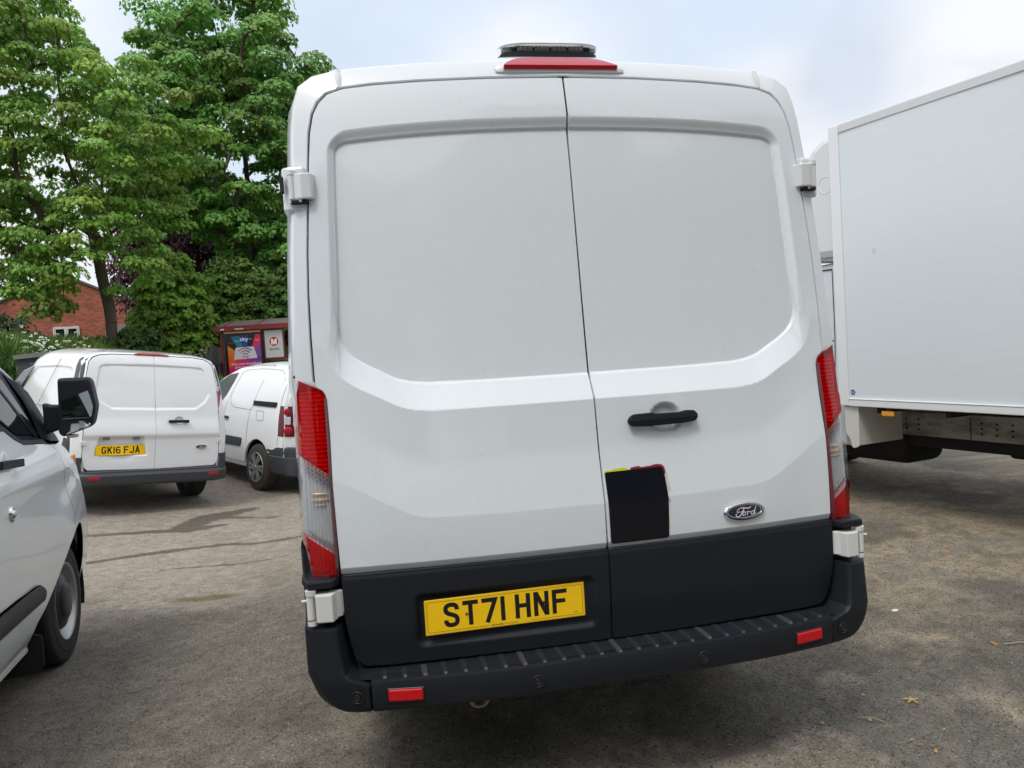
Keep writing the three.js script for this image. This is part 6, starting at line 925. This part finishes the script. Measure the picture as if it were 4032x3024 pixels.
{
  const b = thing('litter_bin', 'dark grey litter bin with a white notice left of the bus shelter', 'bin', [-5.36, 0.45, -25.98], -0.19);
  part(b, 'bin_body', box(0.42, 1.0, 0.42, 0, 0.5, 0, 0.03), std([0.035, 0.036, 0.045], 0.5));
  part(b, 'bin_lid', [box(0.46, 0.10, 0.46, 0, 1.05, 0, 0.03), box(0.24, 0.03, 0.24, -0.04, 1.115, 0, 0.01)], std([0.05, 0.05, 0.06], 0.5));
  part(b, 'bin_opening', box(0.24, 0.12, 0.02, 0.02, 0.88, 0.205, 0.005), M.black); part(b, 'notice', box(0.10, 0.10, 0.006, 0.0, 0.88, 0.217, 0.001), M.whiteOld);
}
// ------------------------------------------------------------------ small litter and loose chippings on the asphalt
{
  const g0 = (x, z) => [x, terrain(x, z) + 0.006, z], r = rng(101);
  const lid = single('crushed_lid', new THREE.CylinderGeometry(0.017, 0.018, 0.004, 18).scale(1, 1, 0.8), std([0.72, 0.72, 0.70], 0.6), 'flattened white lid on the asphalt right of the bumper', 'litter'); lid.position.set(...g0(1.953, -1.217)); lid.rotation.z = 0.08;
  const leaf = (L, cat, x, z, s, c, ry, grp) => { const o = single('fallen_leaf', LEAF.oval.clone(), std(c, 0.8), L, cat, grp); o.position.set(x, terrain(x, z) + 0.012, z); o.rotation.set(0.1, ry, 0.25, 'YXZ'); o.scale.setScalar(s * 0.7); return o; };
  leaf('curled orange brown leaf on the asphalt right of the white lid', 'leaf', 2.057, -0.69, 0.055, [0.36, 0.17, 0.05], 1.2);
  leaf('small orange leaf far out on the asphalt towards the truck', 'leaf', 2.956, -2.076, 0.06, [0.42, 0.20, 0.06], 0.4);
  const star = thing('seed_husk', 'yellow star shaped husk lying on dark asphalt below the bumper', 'husk', g0(1.341, -0.305)); for (let i = 0; i < 5; i++) part(star, 'husk_lobe', bar([0, 0.006, 0], [Math.cos(i * 1.3) * 0.03, 0.004, Math.sin(i * 1.3) * 0.03], 0.006, 0.004), std([0.45, 0.34, 0.12], 0.8));
  const small = [[0.808, -0.084], [1.146, 0.003], [1.042, -0.438], [1.164, 0.044], [1.193, -0.416], [1.141, -0.04], [1.3, -0.073], [1.085, -0.223], [-1.255, -0.853], [-1.604, -2.177], [0.9, -0.25], [1.7, -0.5], [2.4, -1.3], [1.55, -0.1], [0.5, -0.2], [2.7, -1.6]];
  small.forEach(([x, z], i) => leaf('tiny dry leaf scrap lying on the asphalt', 'leaf', x, z, 0.018 + 0.014 * r(), i % 3 ? [0.40, 0.30, 0.13] : [0.42, 0.22, 0.08], r() * 6, 'dry leaf scraps scattered on the asphalt'));
  const tw = (L, a, b, rr = 0.0025) => single('twig', tube([g0(...a), [(a[0] + b[0]) / 2 + 0.01, terrain((a[0] + b[0]) / 2, (a[1] + b[1]) / 2) + 0.012, (a[1] + b[1]) / 2], g0(...b)], rr, 5), std([0.40, 0.33, 0.22], 0.8), L, 'twig');
  tw('pale bent twig on the dark asphalt below the right reflector', [1.06, -0.25], [1.13, -0.19]); tw('pale straw on the asphalt beside the right bumper corner', [2.36, -2.02], [2.50, -1.97]); tw('dark thin twig at the right edge of the asphalt', [2.10, -0.66], [2.24, -0.62]);
  const chip = new THREE.IcosahedronGeometry(1, 0).scale(1, 0.55, 0.8), m = [], c = [], D = new THREE.Object3D();
  for (let i = 0; i < 60000; i++) {
    const k = Math.pow(r(), 0.8), x = -2.4 + r() * 5.6, z = 0.3 - k * 3.4, s = 0.0016 + r() * r() * 0.0034; D.position.set(x, terrain(x, z) + 0.001, z); D.rotation.set(r() * 6, r() * 6, r() * 6); D.scale.setScalar(s); D.updateMatrix(); m.push(D.matrix.clone());
    const v = 0.10 + 0.32 * r() * r() + (r() < 0.05 ? 0.2 : 0); c.push(rgb(v, v * 0.93, v * 0.8));
  }
  const gr = scatter(null, 'loose_chippings', chip, std([1, 1, 1], 0.9), m, c); tag(gr, 'loose stone chippings bedded in the car park asphalt', 'chippings');
}
renderer.render(scene, camera);
